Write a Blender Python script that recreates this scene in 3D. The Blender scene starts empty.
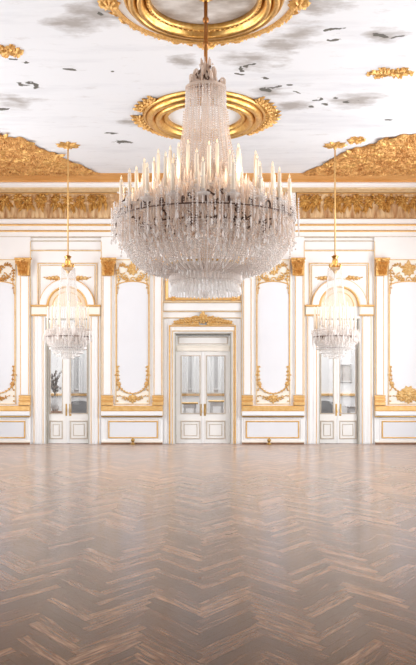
import bpy, bmesh, math, random
from mathutils import Vector, noise
PI = math.pi
rnd = random.Random(7)
C = bpy.context.scene.collection
sc = bpy.context.scene

# ------------------------------------------------------------------ survey of the room
F = 837.0              # focal length in pixels of the 416 x 665 frame
HC = 1.595             # eye height
D = 22.62              # distance to the decorated wall
HOR, CX = 385.0, 204.0 # horizon row and vanishing column
CEIL = 7.105           # ceiling height
HW = 7.0               # half width of the hall
U = D / F              # metres per wall unit (one unit = 1/37 m)
def wx(px, depth=0.0): return (px - CX) * (D - depth) / F
def wz(py, depth=0.0): return HC + (HOR - py) * (D - depth) / F
def cl(px, py):        # a point of the flat ceiling
    d = F * (CEIL - HC) / (HOR - py)
    return ((px - CX) * d / F, d)

# ------------------------------------------------------------------ materials
def nd(nt, kind, **kw):
    n = nt.nodes.new(kind)
    for k, v in kw.items(): setattr(n, k, v)
    return n
def srgb(r, g, b):
    f = lambda c: ((c / 255) / 12.92) if c / 255 <= .04045 else (((c / 255) + .055) / 1.055) ** 2.4
    return (f(r), f(g), f(b), 1)
def mat(name, col, rough=.5, metal=0.0, var=.08, scale=6.0, bump=0.0, spec=.5, col2=None, v2scale=3.0, stretch=(1, 1, 1)):
    m = bpy.data.materials.new(name); m.use_nodes = True
    nt = m.node_tree; p = nt.nodes['Principled BSDF']
    p.inputs['Roughness'].default_value = rough
    p.inputs['Metallic'].default_value = metal
    p.inputs['Specular IOR Level'].default_value = spec
    tc = nd(nt, 'ShaderNodeTexCoord'); mp = nd(nt, 'ShaderNodeMapping')
    mp.inputs['Scale'].default_value = stretch
    nt.links.new(tc.outputs['Object'], mp.inputs['Vector'])
    n = nd(nt, 'ShaderNodeTexNoise'); n.inputs['Scale'].default_value = scale; n.inputs['Detail'].default_value = 4
    nt.links.new(mp.outputs[0], n.inputs['Vector'])
    r = nd(nt, 'ShaderNodeValToRGB')
    a = tuple(c * (1 - var) for c in col[:3]) + (1,) if col2 is None else col2
    r.color_ramp.elements[0].position = .35; r.color_ramp.elements[0].color = a
    r.color_ramp.elements[1].position = .65; r.color_ramp.elements[1].color = col
    nt.links.new(n.outputs['Fac'], r.inputs['Fac'])
    nt.links.new(r.outputs['Color'], p.inputs['Base Color'])
    if bump:
        b = nd(nt, 'ShaderNodeBump'); b.inputs['Strength'].default_value = bump; b.inputs['Distance'].default_value = .02
        nt.links.new(n.outputs['Fac'], b.inputs['Height']); nt.links.new(b.outputs[0], p.inputs['Normal'])
    return m

M = {}
M['wall'] = mat('ivory_plaster', srgb(246, 246, 246), .55, var=.03, scale=1.2)
M['white'] = mat('white_paint', srgb(246, 246, 246), .45, var=.02, scale=2)
M['cream'] = mat('cream_paint', srgb(248, 242, 230), .45, var=.03, scale=2)
M['field'] = mat('cool_white_panel', srgb(235, 237, 242), .5, var=.02, scale=1.5)
M['tymp'] = mat('warm_cream_plaster', srgb(247, 228, 202), .55, var=.06, scale=3)
M['gold'] = mat('gilding', srgb(232, 192, 122), .33, 1.0, scale=14, col2=srgb(214, 164, 88), bump=.1)
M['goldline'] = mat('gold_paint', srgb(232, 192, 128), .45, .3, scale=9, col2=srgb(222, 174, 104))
M['paleline'] = mat('pale_gold_paint', srgb(236, 214, 176), .45, .2, scale=9, col2=srgb(226, 196, 150))
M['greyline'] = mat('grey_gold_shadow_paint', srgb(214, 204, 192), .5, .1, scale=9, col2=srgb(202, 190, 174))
M['orn'] = mat('worn_gilding', srgb(232, 190, 122), .45, .5, scale=22, col2=srgb(206, 152, 78), bump=.3)
M['pale_orn'] = mat('faded_gilding', srgb(236, 206, 150), .5, .3, scale=22, col2=srgb(220, 176, 104), bump=.2)
M['cove'] = mat('ochre_gilt_cove', srgb(226, 172, 106), .5, .3, scale=2.5, col2=srgb(212, 152, 84), stretch=(.4, 1, 4))
M['relief'] = mat('gilt_ceiling_relief', srgb(222, 172, 104), .5, .35, scale=5, col2=srgb(186, 130, 68), bump=.5)
M['frieze_bg'] = mat('brown_cream_frieze_ground', srgb(226, 196, 152), .6, .1, scale=7, col2=srgb(176, 132, 88), stretch=(1.6, 1, .35), bump=.3)
M['frieze_leaf'] = mat('antique_gilt_leaf', srgb(224, 182, 108), .45, .5, scale=12, col2=srgb(176, 128, 62), bump=.4)
M['rod'] = mat('brown_gilt_rod', srgb(176, 120, 66), .35, .8, scale=20)
M['bronze'] = mat('dark_bronze', srgb(92, 72, 62), .4, .7, scale=20)
M['paint'] = mat('grey_cloud_painting', srgb(226, 222, 218), .6, scale=1.6, col2=srgb(158, 146, 136), stretch=(1.0, 1.6, 1))
M['plain'] = mat('white_rose_ground', srgb(250, 250, 250), .6, var=.02)
M['candle'] = mat('ivory_candle', srgb(252, 236, 214), .5, var=.04, scale=20)
M['grey_fab'] = mat('grey_upholstery', srgb(150, 150, 150), .8, scale=30, col2=srgb(120, 120, 122))
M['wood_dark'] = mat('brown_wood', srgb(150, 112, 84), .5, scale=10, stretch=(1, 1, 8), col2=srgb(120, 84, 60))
M['leaf_dry'] = mat('dry_grey_leaf', srgb(120, 112, 104), .7, scale=30)
M['greywhite'] = mat('grey_white_stone', srgb(214, 212, 210), .4, scale=5, col2=srgb(188, 186, 186))
M['curtain'] = mat('sheer_white_curtain', srgb(248, 248, 248), .8, var=.04, scale=8, stretch=(6, 6, .3))
M['doorwhite'] = mat('door_white_paint', srgb(246, 245, 242), .35, var=.02, scale=3)
M['gap_shade'] = mat('dark_gap_shade', srgb(74, 72, 68), .7)
M['stone_edge'] = mat('door_edge_grey', srgb(196, 192, 180), .5)
M['brass'] = mat('aged_brass', srgb(196, 160, 96), .35, .9, scale=20)

def crystal(name, col, transp, rough=.12):
    m = bpy.data.materials.new(name); m.use_nodes = True
    nt = m.node_tree; p = nt.nodes['Principled BSDF']; out = nt.nodes['Material Output']
    n = nd(nt, 'ShaderNodeTexNoise'); n.inputs['Scale'].default_value = 9
    tc = nd(nt, 'ShaderNodeTexCoord'); nt.links.new(tc.outputs['Object'], n.inputs['Vector'])
    r = nd(nt, 'ShaderNodeValToRGB')
    r.color_ramp.elements[0].position = .3; r.color_ramp.elements[0].color = tuple(c * .8 for c in col[:3]) + (1,)
    r.color_ramp.elements[1].position = .7; r.color_ramp.elements[1].color = col
    nt.links.new(n.outputs['Fac'], r.inputs['Fac']); nt.links.new(r.outputs[0], p.inputs['Base Color'])
    p.inputs['Roughness'].default_value = rough; p.inputs['Specular IOR Level'].default_value = 1.0
    p.inputs['IOR'].default_value = 1.6
    t = nd(nt, 'ShaderNodeBsdfTransparent'); mx = nd(nt, 'ShaderNodeMixShader'); mx.inputs[0].default_value = transp
    tl = nd(nt, 'ShaderNodeBsdfTranslucent'); tl.inputs['Color'].default_value = col; m2 = nd(nt, 'ShaderNodeMixShader'); m2.inputs[0].default_value = .42
    nt.links.new(p.outputs[0], m2.inputs[1]); nt.links.new(tl.outputs[0], m2.inputs[2])
    nt.links.new(m2.outputs[0], mx.inputs[1]); nt.links.new(t.outputs[0], mx.inputs[2]); nt.links.new(mx.outputs[0], out.inputs['Surface'])
    return m
M['crystal'] = crystal('cut_crystal', srgb(250, 244, 240), .32)
M['crystal_pale'] = crystal('pale_cut_crystal', srgb(252, 250, 248), .45)
M['arm_glass'] = crystal('smoky_rose_glass', srgb(246, 230, 216), .3)

def glassmat():
    m = bpy.data.materials.new('door_glass'); m.use_nodes = True
    nt = m.node_tree; out = nt.nodes['Material Output']; nt.nodes.remove(nt.nodes['Principled BSDF'])
    g = nd(nt, 'ShaderNodeBsdfGlossy'); g.inputs['Roughness'].default_value = .03
    t = nd(nt, 'ShaderNodeBsdfTransparent'); fr = nd(nt, 'ShaderNodeFresnel'); mx = nd(nt, 'ShaderNodeMixShader')
    fr.inputs['IOR'].default_value = 1.6
    nt.links.new(fr.outputs[0], mx.inputs[0]); nt.links.new(t.outputs[0], mx.inputs[1]); nt.links.new(g.outputs[0], mx.inputs[2])
    nt.links.new(mx.outputs[0], out.inputs['Surface'])
    return m
M['glass'] = glassmat()
def emis(name, col, s):
    m = bpy.data.materials.new(name); m.use_nodes = True
    p = m.node_tree.nodes['Principled BSDF']
    p.inputs['Base Color'].default_value = col
    p.inputs['Emission Color'].default_value = col; p.inputs['Emission Strength'].default_value = s
    return m
M['bulb'] = emis('warm_candle_bulb', srgb(255, 232, 196), .8)

# floor: oak planks, tone by plank
def floormat():
    m = bpy.data.materials.new('oak_herringbone'); m.use_nodes = True
    nt = m.node_tree; p = nt.nodes['Principled BSDF']
    at = nd(nt, 'ShaderNodeAttribute', attribute_name='plank_tone')
    uv = nd(nt, 'ShaderNodeUVMap', uv_map='plank')
    mp = nd(nt, 'ShaderNodeMapping'); mp.inputs['Scale'].default_value = (3.0, 34.0, 1)
    nt.links.new(uv.outputs[0], mp.inputs[0])
    g = nd(nt, 'ShaderNodeTexNoise'); g.inputs['Scale'].default_value = 1.6; g.inputs['Detail'].default_value = 5; g.inputs['Roughness'].default_value = .6
    nt.links.new(mp.outputs[0], g.inputs['Vector'])
    mul = nd(nt, 'ShaderNodeMath', operation='MULTIPLY_ADD'); mul.inputs[1].default_value = 1.5; mul.inputs[2].default_value = -.56
    nt.links.new(g.outputs['Fac'], mul.inputs[0])
    add = nd(nt, 'ShaderNodeMath', operation='MULTIPLY_ADD'); add.inputs[1].default_value = .62
    nt.links.new(at.outputs['Fac'], add.inputs[0]); nt.links.new(mul.outputs[0], add.inputs[2])
    r = nd(nt, 'ShaderNodeValToRGB')
    e = r.color_ramp.elements
    e[0].position = 0.05; e[0].color = srgb(46, 27, 18)
    e[1].position = .92; e[1].color = srgb(162, 124, 97)
    k = e.new(.38); k.color = srgb(74, 46, 31)
    k = e.new(.6); k.color = srgb(100, 66, 46)
    nt.links.new(add.outputs[0], r.inputs['Fac'])
    # dark joint at the edge of each plank
    nt.links.new(r.outputs[0], p.inputs['Base Color'])
    p.inputs['Roughness'].default_value = .3; p.inputs['IOR'].default_value = 1.38
    p.inputs['Sheen Weight'].default_value = .46; p.inputs['Sheen Roughness'].default_value = .21; p.inputs['Sheen Tint'].default_value = srgb(255, 232, 216)
    tc = nd(nt, 'ShaderNodeTexCoord')
    n2 = nd(nt, 'ShaderNodeTexNoise'); n2.inputs['Scale'].default_value = .9; n2.inputs['Detail'].default_value = 5
    nt.links.new(tc.outputs['Object'], n2.inputs['Vector'])
    mr = nd(nt, 'ShaderNodeMapRange'); mr.inputs['From Min'].default_value = .3; mr.inputs['From Max'].default_value = .7
    mr.inputs['To Min'].default_value = .17; mr.inputs['To Max'].default_value = .22
    nt.links.new(n2.outputs['Fac'], mr.inputs['Value']); nt.links.new(mr.outputs[0], p.inputs['Roughness'])
    p.inputs['Specular IOR Level'].default_value = .5
    return m
M['floor'] = floormat()

# ceiling: white distemper with worn grey and dark flaked patches
def ceilmat():
    m = bpy.data.materials.new('flaking_white_ceiling'); m.use_nodes = True
    nt = m.node_tree; p = nt.nodes['Principled BSDF']; p.inputs['Roughness'].default_value = .7
    p.inputs['Specular IOR Level'].default_value = .2
    L = nt.links.new
    tc = nd(nt, 'ShaderNodeTexCoord')
    wn = nd(nt, 'ShaderNodeTexNoise'); wn.inputs['Scale'].default_value = 1.7; wn.inputs['Detail'].default_value = 4
    L(tc.outputs['Object'], wn.inputs['Vector'])
    ws = nd(nt, 'ShaderNodeVectorMath', operation='MULTIPLY_ADD'); ws.inputs[1].default_value = (1.1, .7, 0); ws.inputs[2].default_value = (-.55, -.35, 0)
    L(wn.outputs['Color'], ws.inputs[0])
    wv = nd(nt, 'ShaderNodeVectorMath', operation='ADD'); L(tc.outputs['Object'], wv.inputs[0]); L(ws.outputs[0], wv.inputs[1])
    def field(spots):
        acc = None
        for px, py, r in spots:
            x, y = cl(px, py); d = y
            dist = nd(nt, 'ShaderNodeVectorMath', operation='DISTANCE'); dist.inputs[1].default_value = (x, y, CEIL)
            L(wv.outputs[0], dist.inputs[0])
            mr = nd(nt, 'ShaderNodeMapRange'); mr.inputs['From Min'].default_value = 0; mr.inputs['From Max'].default_value = r * d / F
            mr.inputs['To Min'].default_value = 1; mr.inputs['To Max'].default_value = 0
            L(dist.outputs['Value'], mr.inputs['Value'])
            if acc is None: acc = mr
            else:
                mx = nd(nt, 'ShaderNodeMath', operation='MAXIMUM'); L(acc.outputs[0], mx.inputs[0]); L(mr.outputs[0], mx.inputs[1]); acc = mx
        return acc
    def mask(f, scale, amp, thr, gain, stretch=(1, 1, 1)):
        mp = nd(nt, 'ShaderNodeMapping'); mp.inputs['Scale'].default_value = stretch; L(tc.outputs['Object'], mp.inputs[0])
        n = nd(nt, 'ShaderNodeTexNoise'); n.inputs['Scale'].default_value = scale; n.inputs['Detail'].default_value = 6; n.inputs['Roughness'].default_value = .65
        L(mp.outputs[0], n.inputs['Vector'])
        a = nd(nt, 'ShaderNodeMath', operation='MULTIPLY_ADD'); a.inputs[1].default_value = amp; L(n.outputs['Fac'], a.inputs[0])
        if f is not None: L(f.outputs[0], a.inputs[2])
        else: a.inputs[2].default_value = 0
        b = nd(nt, 'ShaderNodeMapRange'); b.inputs['From Min'].default_value = thr; b.inputs['From Max'].default_value = thr + gain
        L(a.outputs[0], b.inputs['Value'])
        return b
    soft = field([(92, 14, 42), (112, 6, 30), (300, 34, 40), (280, 42, 30), (322, 4, 32), (255, 60, 34), (272, 92, 26), (292, 106, 26), (76, 24, 34), (18, 102, 34), (130, 122, 20), (360, 100, 34), (390, 36, 26), (180, 60, 24)])
    dark = field([(240, 73, 7), (247, 68, 6), (254, 66, 5), (264, 77, 8), (270, 90, 12), (282, 88, 7), (316, 101, 10), (328, 105, 8), (292, 85, 6), (300, 93, 5), (337, 30, 7), (334, 38, 6), (390, 35, 8), (402, 36, 8), (35, 84, 11), (22, 83, 7), (8, 110, 6), (75, 71, 5), (112, 70, 5), (122, 142, 9), (114, 134, 5), (353, 100, 8), (340, 97, 5), (385, 120, 6), (310, 108, 6), (96, 11, 9), (20, 63, 6)])
    ms = mask(soft, 3.2, 1.7, 1.0, .7, (.6, 1.5, 1))
    md = mask(dark, 4.5, 1.2, .98, .14)
    mv = mask(None, .8, 1.0, .50, .3, (.35, 1.6, 1))
    base = nd(nt, 'ShaderNodeMix', data_type='RGBA'); base.inputs[6].default_value = srgb(236, 238, 242); base.inputs[7].default_value = srgb(212, 214, 220)
    L(mv.outputs[0], base.inputs[0])
    c1 = nd(nt, 'ShaderNodeMix', data_type='RGBA'); c1.inputs[7].default_value = srgb(176, 171, 168); L(base.outputs[2], c1.inputs[6]); L(ms.outputs[0], c1.inputs[0])
    c2 = nd(nt, 'ShaderNodeMix', data_type='RGBA'); c2.inputs[7].default_value = srgb(104, 102, 96); L(c1.outputs[2], c2.inputs[6]); L(md.outputs[0], c2.inputs[0])
    L(c2.outputs[2], p.inputs['Base Color'])
    return m
M['ceil'] = ceilmat()

# ------------------------------------------------------------------ mesh builder
ORG = {}
class MB:
    def __init__(s): s.v = []; s.f = []
    def add(s, vs, fs):
        b = len(s.v); s.v.extend(Vector(p) for p in vs); s.f.extend(tuple(b + i for i in f) for f in fs)
    def box(s, x0, x1, y0, y1, z0, z1, bev=0.0):
        if x0 > x1: x0, x1 = x1, x0
        if y0 > y1: y0, y1 = y1, y0
        if z0 > z1: z0, z1 = z1, z0
        if bev <= 0:
            s.add([(x0, y0, z0), (x1, y0, z0), (x1, y1, z0), (x0, y1, z0), (x0, y0, z1), (x1, y0, z1), (x1, y1, z1), (x0, y1, z1)],
                  [(0, 3, 2, 1), (4, 5, 6, 7), (0, 1, 5, 4), (1, 2, 6, 5), (2, 3, 7, 6), (3, 0, 4, 7)])
        else:   # chamfer the front (low y) face
            b = bev
            s.add([(x0, y0 + b, z0), (x1, y0 + b, z0), (x1, y1, z0), (x0, y1, z0), (x0, y0 + b, z1), (x1, y0 + b, z1), (x1, y1, z1), (x0, y1, z1),
                   (x0 + b, y0, z0 + b), (x1 - b, y0, z0 + b), (x1 - b, y0, z1 - b), (x0 + b, y0, z1 - b)],
                  [(0, 3, 2, 1), (4, 5, 6, 7), (1, 2, 6, 5), (2, 3, 7, 6), (3, 0, 4, 7), (8, 9, 10, 11), (0, 1, 9, 8), (1, 5, 10, 9), (5, 4, 11, 10), (4, 0, 8, 11)])
    def tube(s, pts, rad, n=8, caps=True):
        pts = [Vector(p) for p in pts]; k = len(pts)
        if not hasattr(rad, '__len__'): rad = [rad] * k
        b = len(s.v); up = Vector((0, 0, 1))
        t0 = (pts[1] - pts[0]).normalized()
        ref = up if abs(t0.z) < .9 else Vector((1, 0, 0))
        for i, p in enumerate(pts):
            t = (pts[min(i + 1, k - 1)] - pts[max(i - 1, 0)]).normalized()
            a = t.cross(ref)
            a = a.normalized() if a.length > 1e-5 else Vector((1, 0, 0))
            ref = a.cross(t).normalized(); c = ref
            for j in range(n):
                w = 2 * PI * j / n
                s.v.append(p + (a * math.cos(w) + c * math.sin(w)) * rad[i])
        for i in range(k - 1):
            for j in range(n):
                q = (j + 1) % n
                s.f.append((b + i * n + j, b + i * n + q, b + (i + 1) * n + q, b + (i + 1) * n + j))
        if caps:
            s.f.append(tuple(b + j for j in range(n))[::-1]); s.f.append(tuple(b + (k - 1) * n + j for j in range(n)))
    def lathe(s, prof, cx=0, cy=0, n=24, closed=False):
        b = len(s.v); k = len(prof)
        for r, z in prof:
            for j in range(n):
                w = 2 * PI * j / n
                s.v.append(Vector((cx + r * math.cos(w), cy + r * math.sin(w), z)))
        for i in range(k if closed else k - 1):
            i2 = (i + 1) % k
            for j in range(n):
                q = (j + 1) % n
                s.f.append((b + i * n + j, b + i * n + q, b + i2 * n + q, b + i2 * n + j))
    def bead(s, c, r, h=None):
        h = h or r; x, y, z = c
        s.add([(x + r, y, z), (x, y + r, z), (x - r, y, z), (x, y - r, z), (x, y, z + h), (x, y, z - h)],
              [(0, 1, 4), (1, 2, 4), (2, 3, 4), (3, 0, 4), (1, 0, 5), (2, 1, 5), (3, 2, 5), (0, 3, 5)])
    def drop(s, c, r, L):   # pendant prism hanging down from c
        x, y, z = c
        s.add([(x, y, z), (x + r * .7, y, z - L * .25), (x, y + r * .7, z - L * .25), (x - r * .7, y, z - L * .25), (x, y - r * .7, z - L * .25),
               (x + r, y, z - L * .72), (x, y + r, z - L * .72), (x - r, y, z - L * .72), (x, y - r, z - L * .72), (x, y, z - L)],
              [(0, 1, 2), (0, 2, 3), (0, 3, 4), (0, 4, 1), (1, 5, 6, 2), (2, 6, 7, 3), (3, 7, 8, 4), (4, 8, 5, 1), (9, 6, 5), (9, 7, 6), (9, 8, 7), (9, 5, 8)])
    def build(s, name, m, parent=None, org=None, smooth=False):
        o3 = Vector(org) if org is not None else (ORG[parent.name].copy() if parent is not None else Vector((0, 0, 0)))
        me = bpy.data.meshes.new(name)
        me.from_pydata([v - o3 for v in s.v], [], s.f); me.validate()
        bm = bmesh.new(); bm.from_mesh(me); bmesh.ops.recalc_face_normals(bm, faces=bm.faces)
        if smooth:
            for f in bm.faces: f.smooth = True
        bm.to_mesh(me); bm.free()
        me.materials.append(m if not isinstance(m, str) else M[m])
        o = bpy.data.objects.new(name, me); C.objects.link(o)
        if parent is not None:
            o.parent = parent; o.location = o3 - ORG[parent.name]
        else: o.location = o3
        ORG[o.name] = o3
        return o
def thing(name, label, cat, loc, group=None):
    o = bpy.data.objects.new(name, None); C.objects.link(o); o.location = loc; o.empty_display_size = .1
    o['label'] = label; o['category'] = cat
    if group: o['group'] = group
    ORG[o.name] = Vector(loc); return o
def tag(o, label, cat, group=None):
    o['label'] = label; o['category'] = cat
    if group: o['group'] = group
    return o
def struct(o): o['kind'] = 'structure'; return o
def stuff(o): o['kind'] = 'stuff'; return o
def lab(o, t): o['label'] = t; return o

# relief helpers on a plane:  P(u, v, h) -> world
def WP(depth): return lambda u, v, h: (u, D - depth - h, v)
def CP(drop=0.0): return lambda u, v, h: (u, v, CEIL - drop - h)
def sweep(mb, P, path, prof, closed=True):
    """sweep a moulding profile [(offset to the left of travel, height)] along a path in the plane"""
    n = len(path); rows = []
    for i in range(n):
        p = Vector(path[i]).to_2d() if len(path[i]) > 2 else Vector(path[i])
        a = Vector(path[(i - 1) % n]) if (closed or i > 0) else None
        c = Vector(path[(i + 1) % n]) if (closed or i < n - 1) else None
        t1 = (p - a).normalized() if a is not None else None
        t2 = (c - p).normalized() if c is not None else None
        if t1 is None: t1 = t2
        if t2 is None: t2 = t1
        n1 = Vector((-t1.y, t1.x)); n2 = Vector((-t2.y, t2.x))
        m = n1 + n2
        m = m / max(.3, m.length_squared) * 2 if m.length > 1e-6 else n1
        rows.append([P(*(p + m * off), h) for off, h in prof])
    b = len(mb.v); k = len(prof)
    for r in rows: mb.v.extend(Vector(q) for q in r)
    for i in range(n if closed else n - 1):
        j = (i + 1) % n
        for q in range(k - 1):
            mb.f.append((b + i * k + q, b + j * k + q, b + j * k + q + 1, b + i * k + q + 1))
    if not closed:
        mb.f.append(tuple(b + q for q in range(k))); mb.f.append(tuple(b + (n - 1) * k + q for q in range(k))[::-1])
def mould(w, h): return [(-w / 2, 0), (-w / 2, h * .55), (-w * .2, h), (w * .2, h), (w / 2, h * .55), (w / 2, 0)]
def rect(x0, x1, z0, z1): return [(x0, z0), (x1, z0), (x1, z1), (x0, z1)]
def rib(mb, P, pts, r, h0=0.0):
    """half round scroll stem, tapering when r is a pair"""
    n = len(pts); r0, r1 = r if hasattr(r, '__len__') else (r, r)
    b = len(mb.v); K = 5
    for i, p in enumerate(pts):
        p = Vector(p); a = Vector(pts[max(i - 1, 0)]); c = Vector(pts[min(i + 1, n - 1)])
        t = c - a; t = t.normalized() if t.length > 1e-9 else Vector((1, 0)); nn = Vector((-t.y, t.x))
        rr = r0 + (r1 - r0) * i / max(1, n - 1)
        for k in range(K):
            w = PI * k / (K - 1)
            q = p + nn * (math.cos(w) * rr)
            mb.v.append(Vector(P(q.x, q.y, h0 + math.sin(w) * rr * 1.1)))
    for i in range(n - 1):
        for k in range(K - 1):
            mb.f.append((b + i * K + k, b + i * K + k + 1, b + (i + 1) * K + k + 1, b + (i + 1) * K + k))
def leaf(mb, P, x, y, ang, L, W, h=.03):
    ca, sa = math.cos(ang), math.sin(ang)
    def q(u, v, hh): return P(x + u * ca - v * sa, y + u * sa + v * ca, hh)
    mb.add([q(0, 0, h * .5), q(L * .3, W * .5, 0), q(L * .3, -W * .5, 0), q(L * .35, 0, h), q(L * .7, W * .38, 0), q(L * .7, -W * .38, 0), q(L * .75, 0, h * .8), q(L, 0, 0), q(0, W * .12, 0), q(0, -W * .12, 0)],
           [(0, 8, 1, 3), (0, 3, 2, 9), (3, 1, 4, 6), (3, 6, 5, 2), (6, 4, 7), (6, 7, 5)])
def boss(mb, P, x, y, r, h):
    b = len(mb.v); n = 8
    for i, (rr, hh) in enumerate(((1, 0), (.85, .6), (.5, .92))):
        for j in range(n):
            w = 2 * PI * j / n; mb.v.append(Vector(P(x + r * rr * math.cos(w), y + r * rr * math.sin(w), h * hh)))
    mb.v.append(Vector(P(x, y, h)))
    for i in range(2):
        for j in range(n):
            q = (j + 1) % n; mb.f.append((b + i * n + j, b + i * n + q, b + (i + 1) * n + q, b + (i + 1) * n + j))
    for j in range(n): mb.f.append((b + 2 * n + j, b + 2 * n + (j + 1) % n, b + 3 * n))
def rosette(mb, P, x, y, r, h, n=8, a0=0.0):
    for k in range(n): leaf(mb, P, x, y, a0 + 2 * PI * k / n, r, r * .75, h * .7)
    boss(mb, P, x, y, r * .36, h)
def scroll(mb, P, x, y, r, a0, turns, thick, hand=1, n=18):
    pts = []
    for i in range(n):
        t = i / (n - 1); w = a0 + hand * turns * 2 * PI * t; rr = r * (1 - .82 * t)
        pts.append((x + rr * math.cos(w), y + rr * math.sin(w)))
    rib(mb, P, pts, (thick, thick * .6)); boss(mb, P, pts[-1][0], pts[-1][1], thick * 1.4, thick * 1.6)
def spray(mb, P, pts, L, W, thick=.014, h=.03, seed=0):
    """a leafy branch along a line"""
    rr = random.Random(seed); rib(mb, P, pts, (thick, thick * .5))
    for i in range(len(pts) - 1):
        a = math.atan2(pts[i + 1][1] - pts[i][1], pts[i + 1][0] - pts[i][0])
        s = 1 - .5 * i / len(pts)
        for sg in (-1, 1): leaf(mb, P, pts[i][0], pts[i][1], a + sg * rr.uniform(.5, 1.1), L * s * rr.uniform(.7, 1.1), W * s, h)
    a = math.atan2(pts[-1][1] - pts[-2][1], pts[-1][0] - pts[-2][0]); leaf(mb, P, pts[-1][0], pts[-1][1], a, L * .6, W * .6, h)
def bez(p0, p1, p2, p3, n=10):
    out = []
    for i in range(n):
        t = i / (n - 1); a = 1 - t
        out.append(tuple(a ** 3 * p0[k] + 3 * a * a * t * p1[k] + 3 * a * t * t * p2[k] + t ** 3 * p3[k] for k in range(len(p0))))
    return out
def grid_relief(mb, P, u0, u1, v0, v1, nu, nv, hf, mk=None):
    idx = {}
    for i in range(nu + 1):
        for j in range(nv + 1):
            u = u0 + (u1 - u0) * i / nu; v = v0 + (v1 - v0) * j / nv
            idx[i, j] = len(mb.v); mb.v.append(Vector(P(u, v, hf(u, v))))
    for i in range(nu):
        for j in range(nv):
            if mk is None or mk(u0 + (u1 - u0) * (i + .5) / nu, v0 + (v1 - v0) * (j + .5) / nv):
                mb.f.append((idx[i, j], idx[i + 1, j], idx[i + 1, j + 1], idx[i, j + 1]))

# ------------------------------------------------------------------ the shell
YB = D + 4.2     # far wall of the rooms beyond the doors
YF = -4.0        # wall behind the camera
def make_floor():
    L, W = .53, .075; q = math.sqrt(.5); SY = 1.5   # pointed planks, steeper than 45 degrees
    me = bpy.data.meshes.new('floor'); vs = []; fs = []; tone = []; uvs = []
    r = random.Random(3); g = .0004
    def put(x0, y0, lx, ly):
        cx, cy = x0 + lx / 2, y0 + ly / 2
        X, Y = (cx - cy) * q, (cx + cy) * q * SY
        if abs(X) > HW + .3 or Y < YF - .3 or Y > YB + .3: return
        b = len(vs); t = r.random() * .8 + .2 * noise.noise((X * .35, Y * .35, 5)); ou, ov = r.uniform(0, 50), r.uniform(0, 50)
        for px, py in ((x0 + g, y0 + g), (x0 + lx - g, y0 + g), (x0 + lx - g, y0 + ly - g), (x0 + g, y0 + ly - g)):
            vs.append(((px - py) * q, (px + py) * q * SY, 0.0))
            uvs.append((ou + (px - x0), ov + (py - y0)) if lx > ly else (ou + (py - y0), ov + (px - x0)))
        fs.append((b, b + 1, b + 2, b + 3)); tone.append(t)
    # lattice a = (W, W), b = (L, -L)
    for m in range(-14, 15):
        for k in range(-80, 260):
            ox, oy = k * W + m * L, k * W - m * L
            put(ox, oy, L, W); put(ox + L, oy + W - L, W, L)
    # dark joint bed under the planks
    nb = len(vs)
    vs.extend([(-HW - .3, YF - .3, -.003), (HW + .3, YF - .3, -.003), (HW + .3, YB + .3, -.003), (-HW - .3, YB + .3, -.003)])
    uvs.extend([(0, 0)] * 4); fs.append((nb, nb + 1, nb + 2, nb + 3)); tone.append(-.3)
    me.from_pydata(vs, [], fs)
    at = me.attributes.new('plank_tone', 'FLOAT', 'FACE'); at.data.foreach_set('value', tone)
    uv = me.uv_layers.new(name='plank')
    for lp in me.loops: uv.data[lp.index].uv = uvs[lp.vertex_index]
    me.materials.append(M['floor'])
    o = bpy.data.objects.new('floor', me); C.objects.link(o); struct(o)
make_floor()
mb = MB(); mb.box(-HW - .3, HW + .3, YF - .3, YB + .3, CEIL, CEIL + .2); struct(mb.build('ceiling', 'ceil'))

# door openings in the decorated wall: (x0, x1, top)
DL = (wx(45.5), wx(89.5), wz(318)); DM = (wx(174.5), wx(231.5), wz(333)); DR = (wx(318.5), wx(360), wz(318))
TH = .32
mb = MB(); xs = [-HW - .3]
for d in (DL, DM, DR):
    mb.box(xs[-1], d[0], D, D + TH, 0, CEIL); mb.box(d[0], d[1], D, D + TH, d[2], CEIL); xs.append(d[1])
mb.box(xs[-1], HW + .3, D, D + TH, 0, CEIL)
struct(mb.build('wall_back', 'wall'))
wi = [0]
def side_wall(name, sx):
    mb = MB(); y = YF - .3; x0, x1 = (HW, HW + .3) if sx > 0 else (-HW - .3, -HW)
    ys = [0.0, 4.6, 9.2, 13.8, 18.4]
    for yw in ys:
        a, b = yw - 1.0, yw + 1.0
        mb.box(x0, x1, y, a, 0, CEIL); mb.box(x0, x1, a, b, 0, .5); mb.box(x0, x1, a, b, 5.6, CEIL); y = b
    mb.box(x0, x1, y, YB + .3, 0, CEIL)
    struct(mb.build(name, 'wall'))
    for yw in ys:
        wi[0] += 1; f = MB(); xm = (x0 + x1) / 2
        f.box(xm - .05, xm + .05, yw - 1, yw - .92, .5, 5.6); f.box(xm - .05, xm + .05, yw + .92, yw + 1, .5, 5.6)
        f.box(xm - .05, xm + .05, yw - .92, yw + .92, .5, .58); f.box(xm - .05, xm + .05, yw - .92, yw + .92, 5.52, 5.6)
        f.box(xm - .04, xm + .04, yw - .03, yw + .03, .58, 5.52); f.box(xm - .04, xm + .04, yw - .92, yw + .92, 3.9, 3.97)
        w = struct(f.build('window_%d' % wi[0], 'white'))
        g = MB(); g.box(xm - .004, xm + .004, yw - .92, yw + .92, .58, 5.52); g.build('pane', 'glass', w)
side_wall('wall_left', -1); side_wall('wall_right', 1)
mb = MB(); x = -HW - .3
for xw in (-4.2, 0, 4.2):
    mb.box(x, xw - 1.1, YF - .3, YF, 0, CEIL); mb.box(xw - 1.1, xw + 1.1, YF - .3, YF, 0, .5); mb.box(xw - 1.1, xw + 1.1, YF - .3, YF, 5.6, CEIL); x = xw + 1.1
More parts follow.
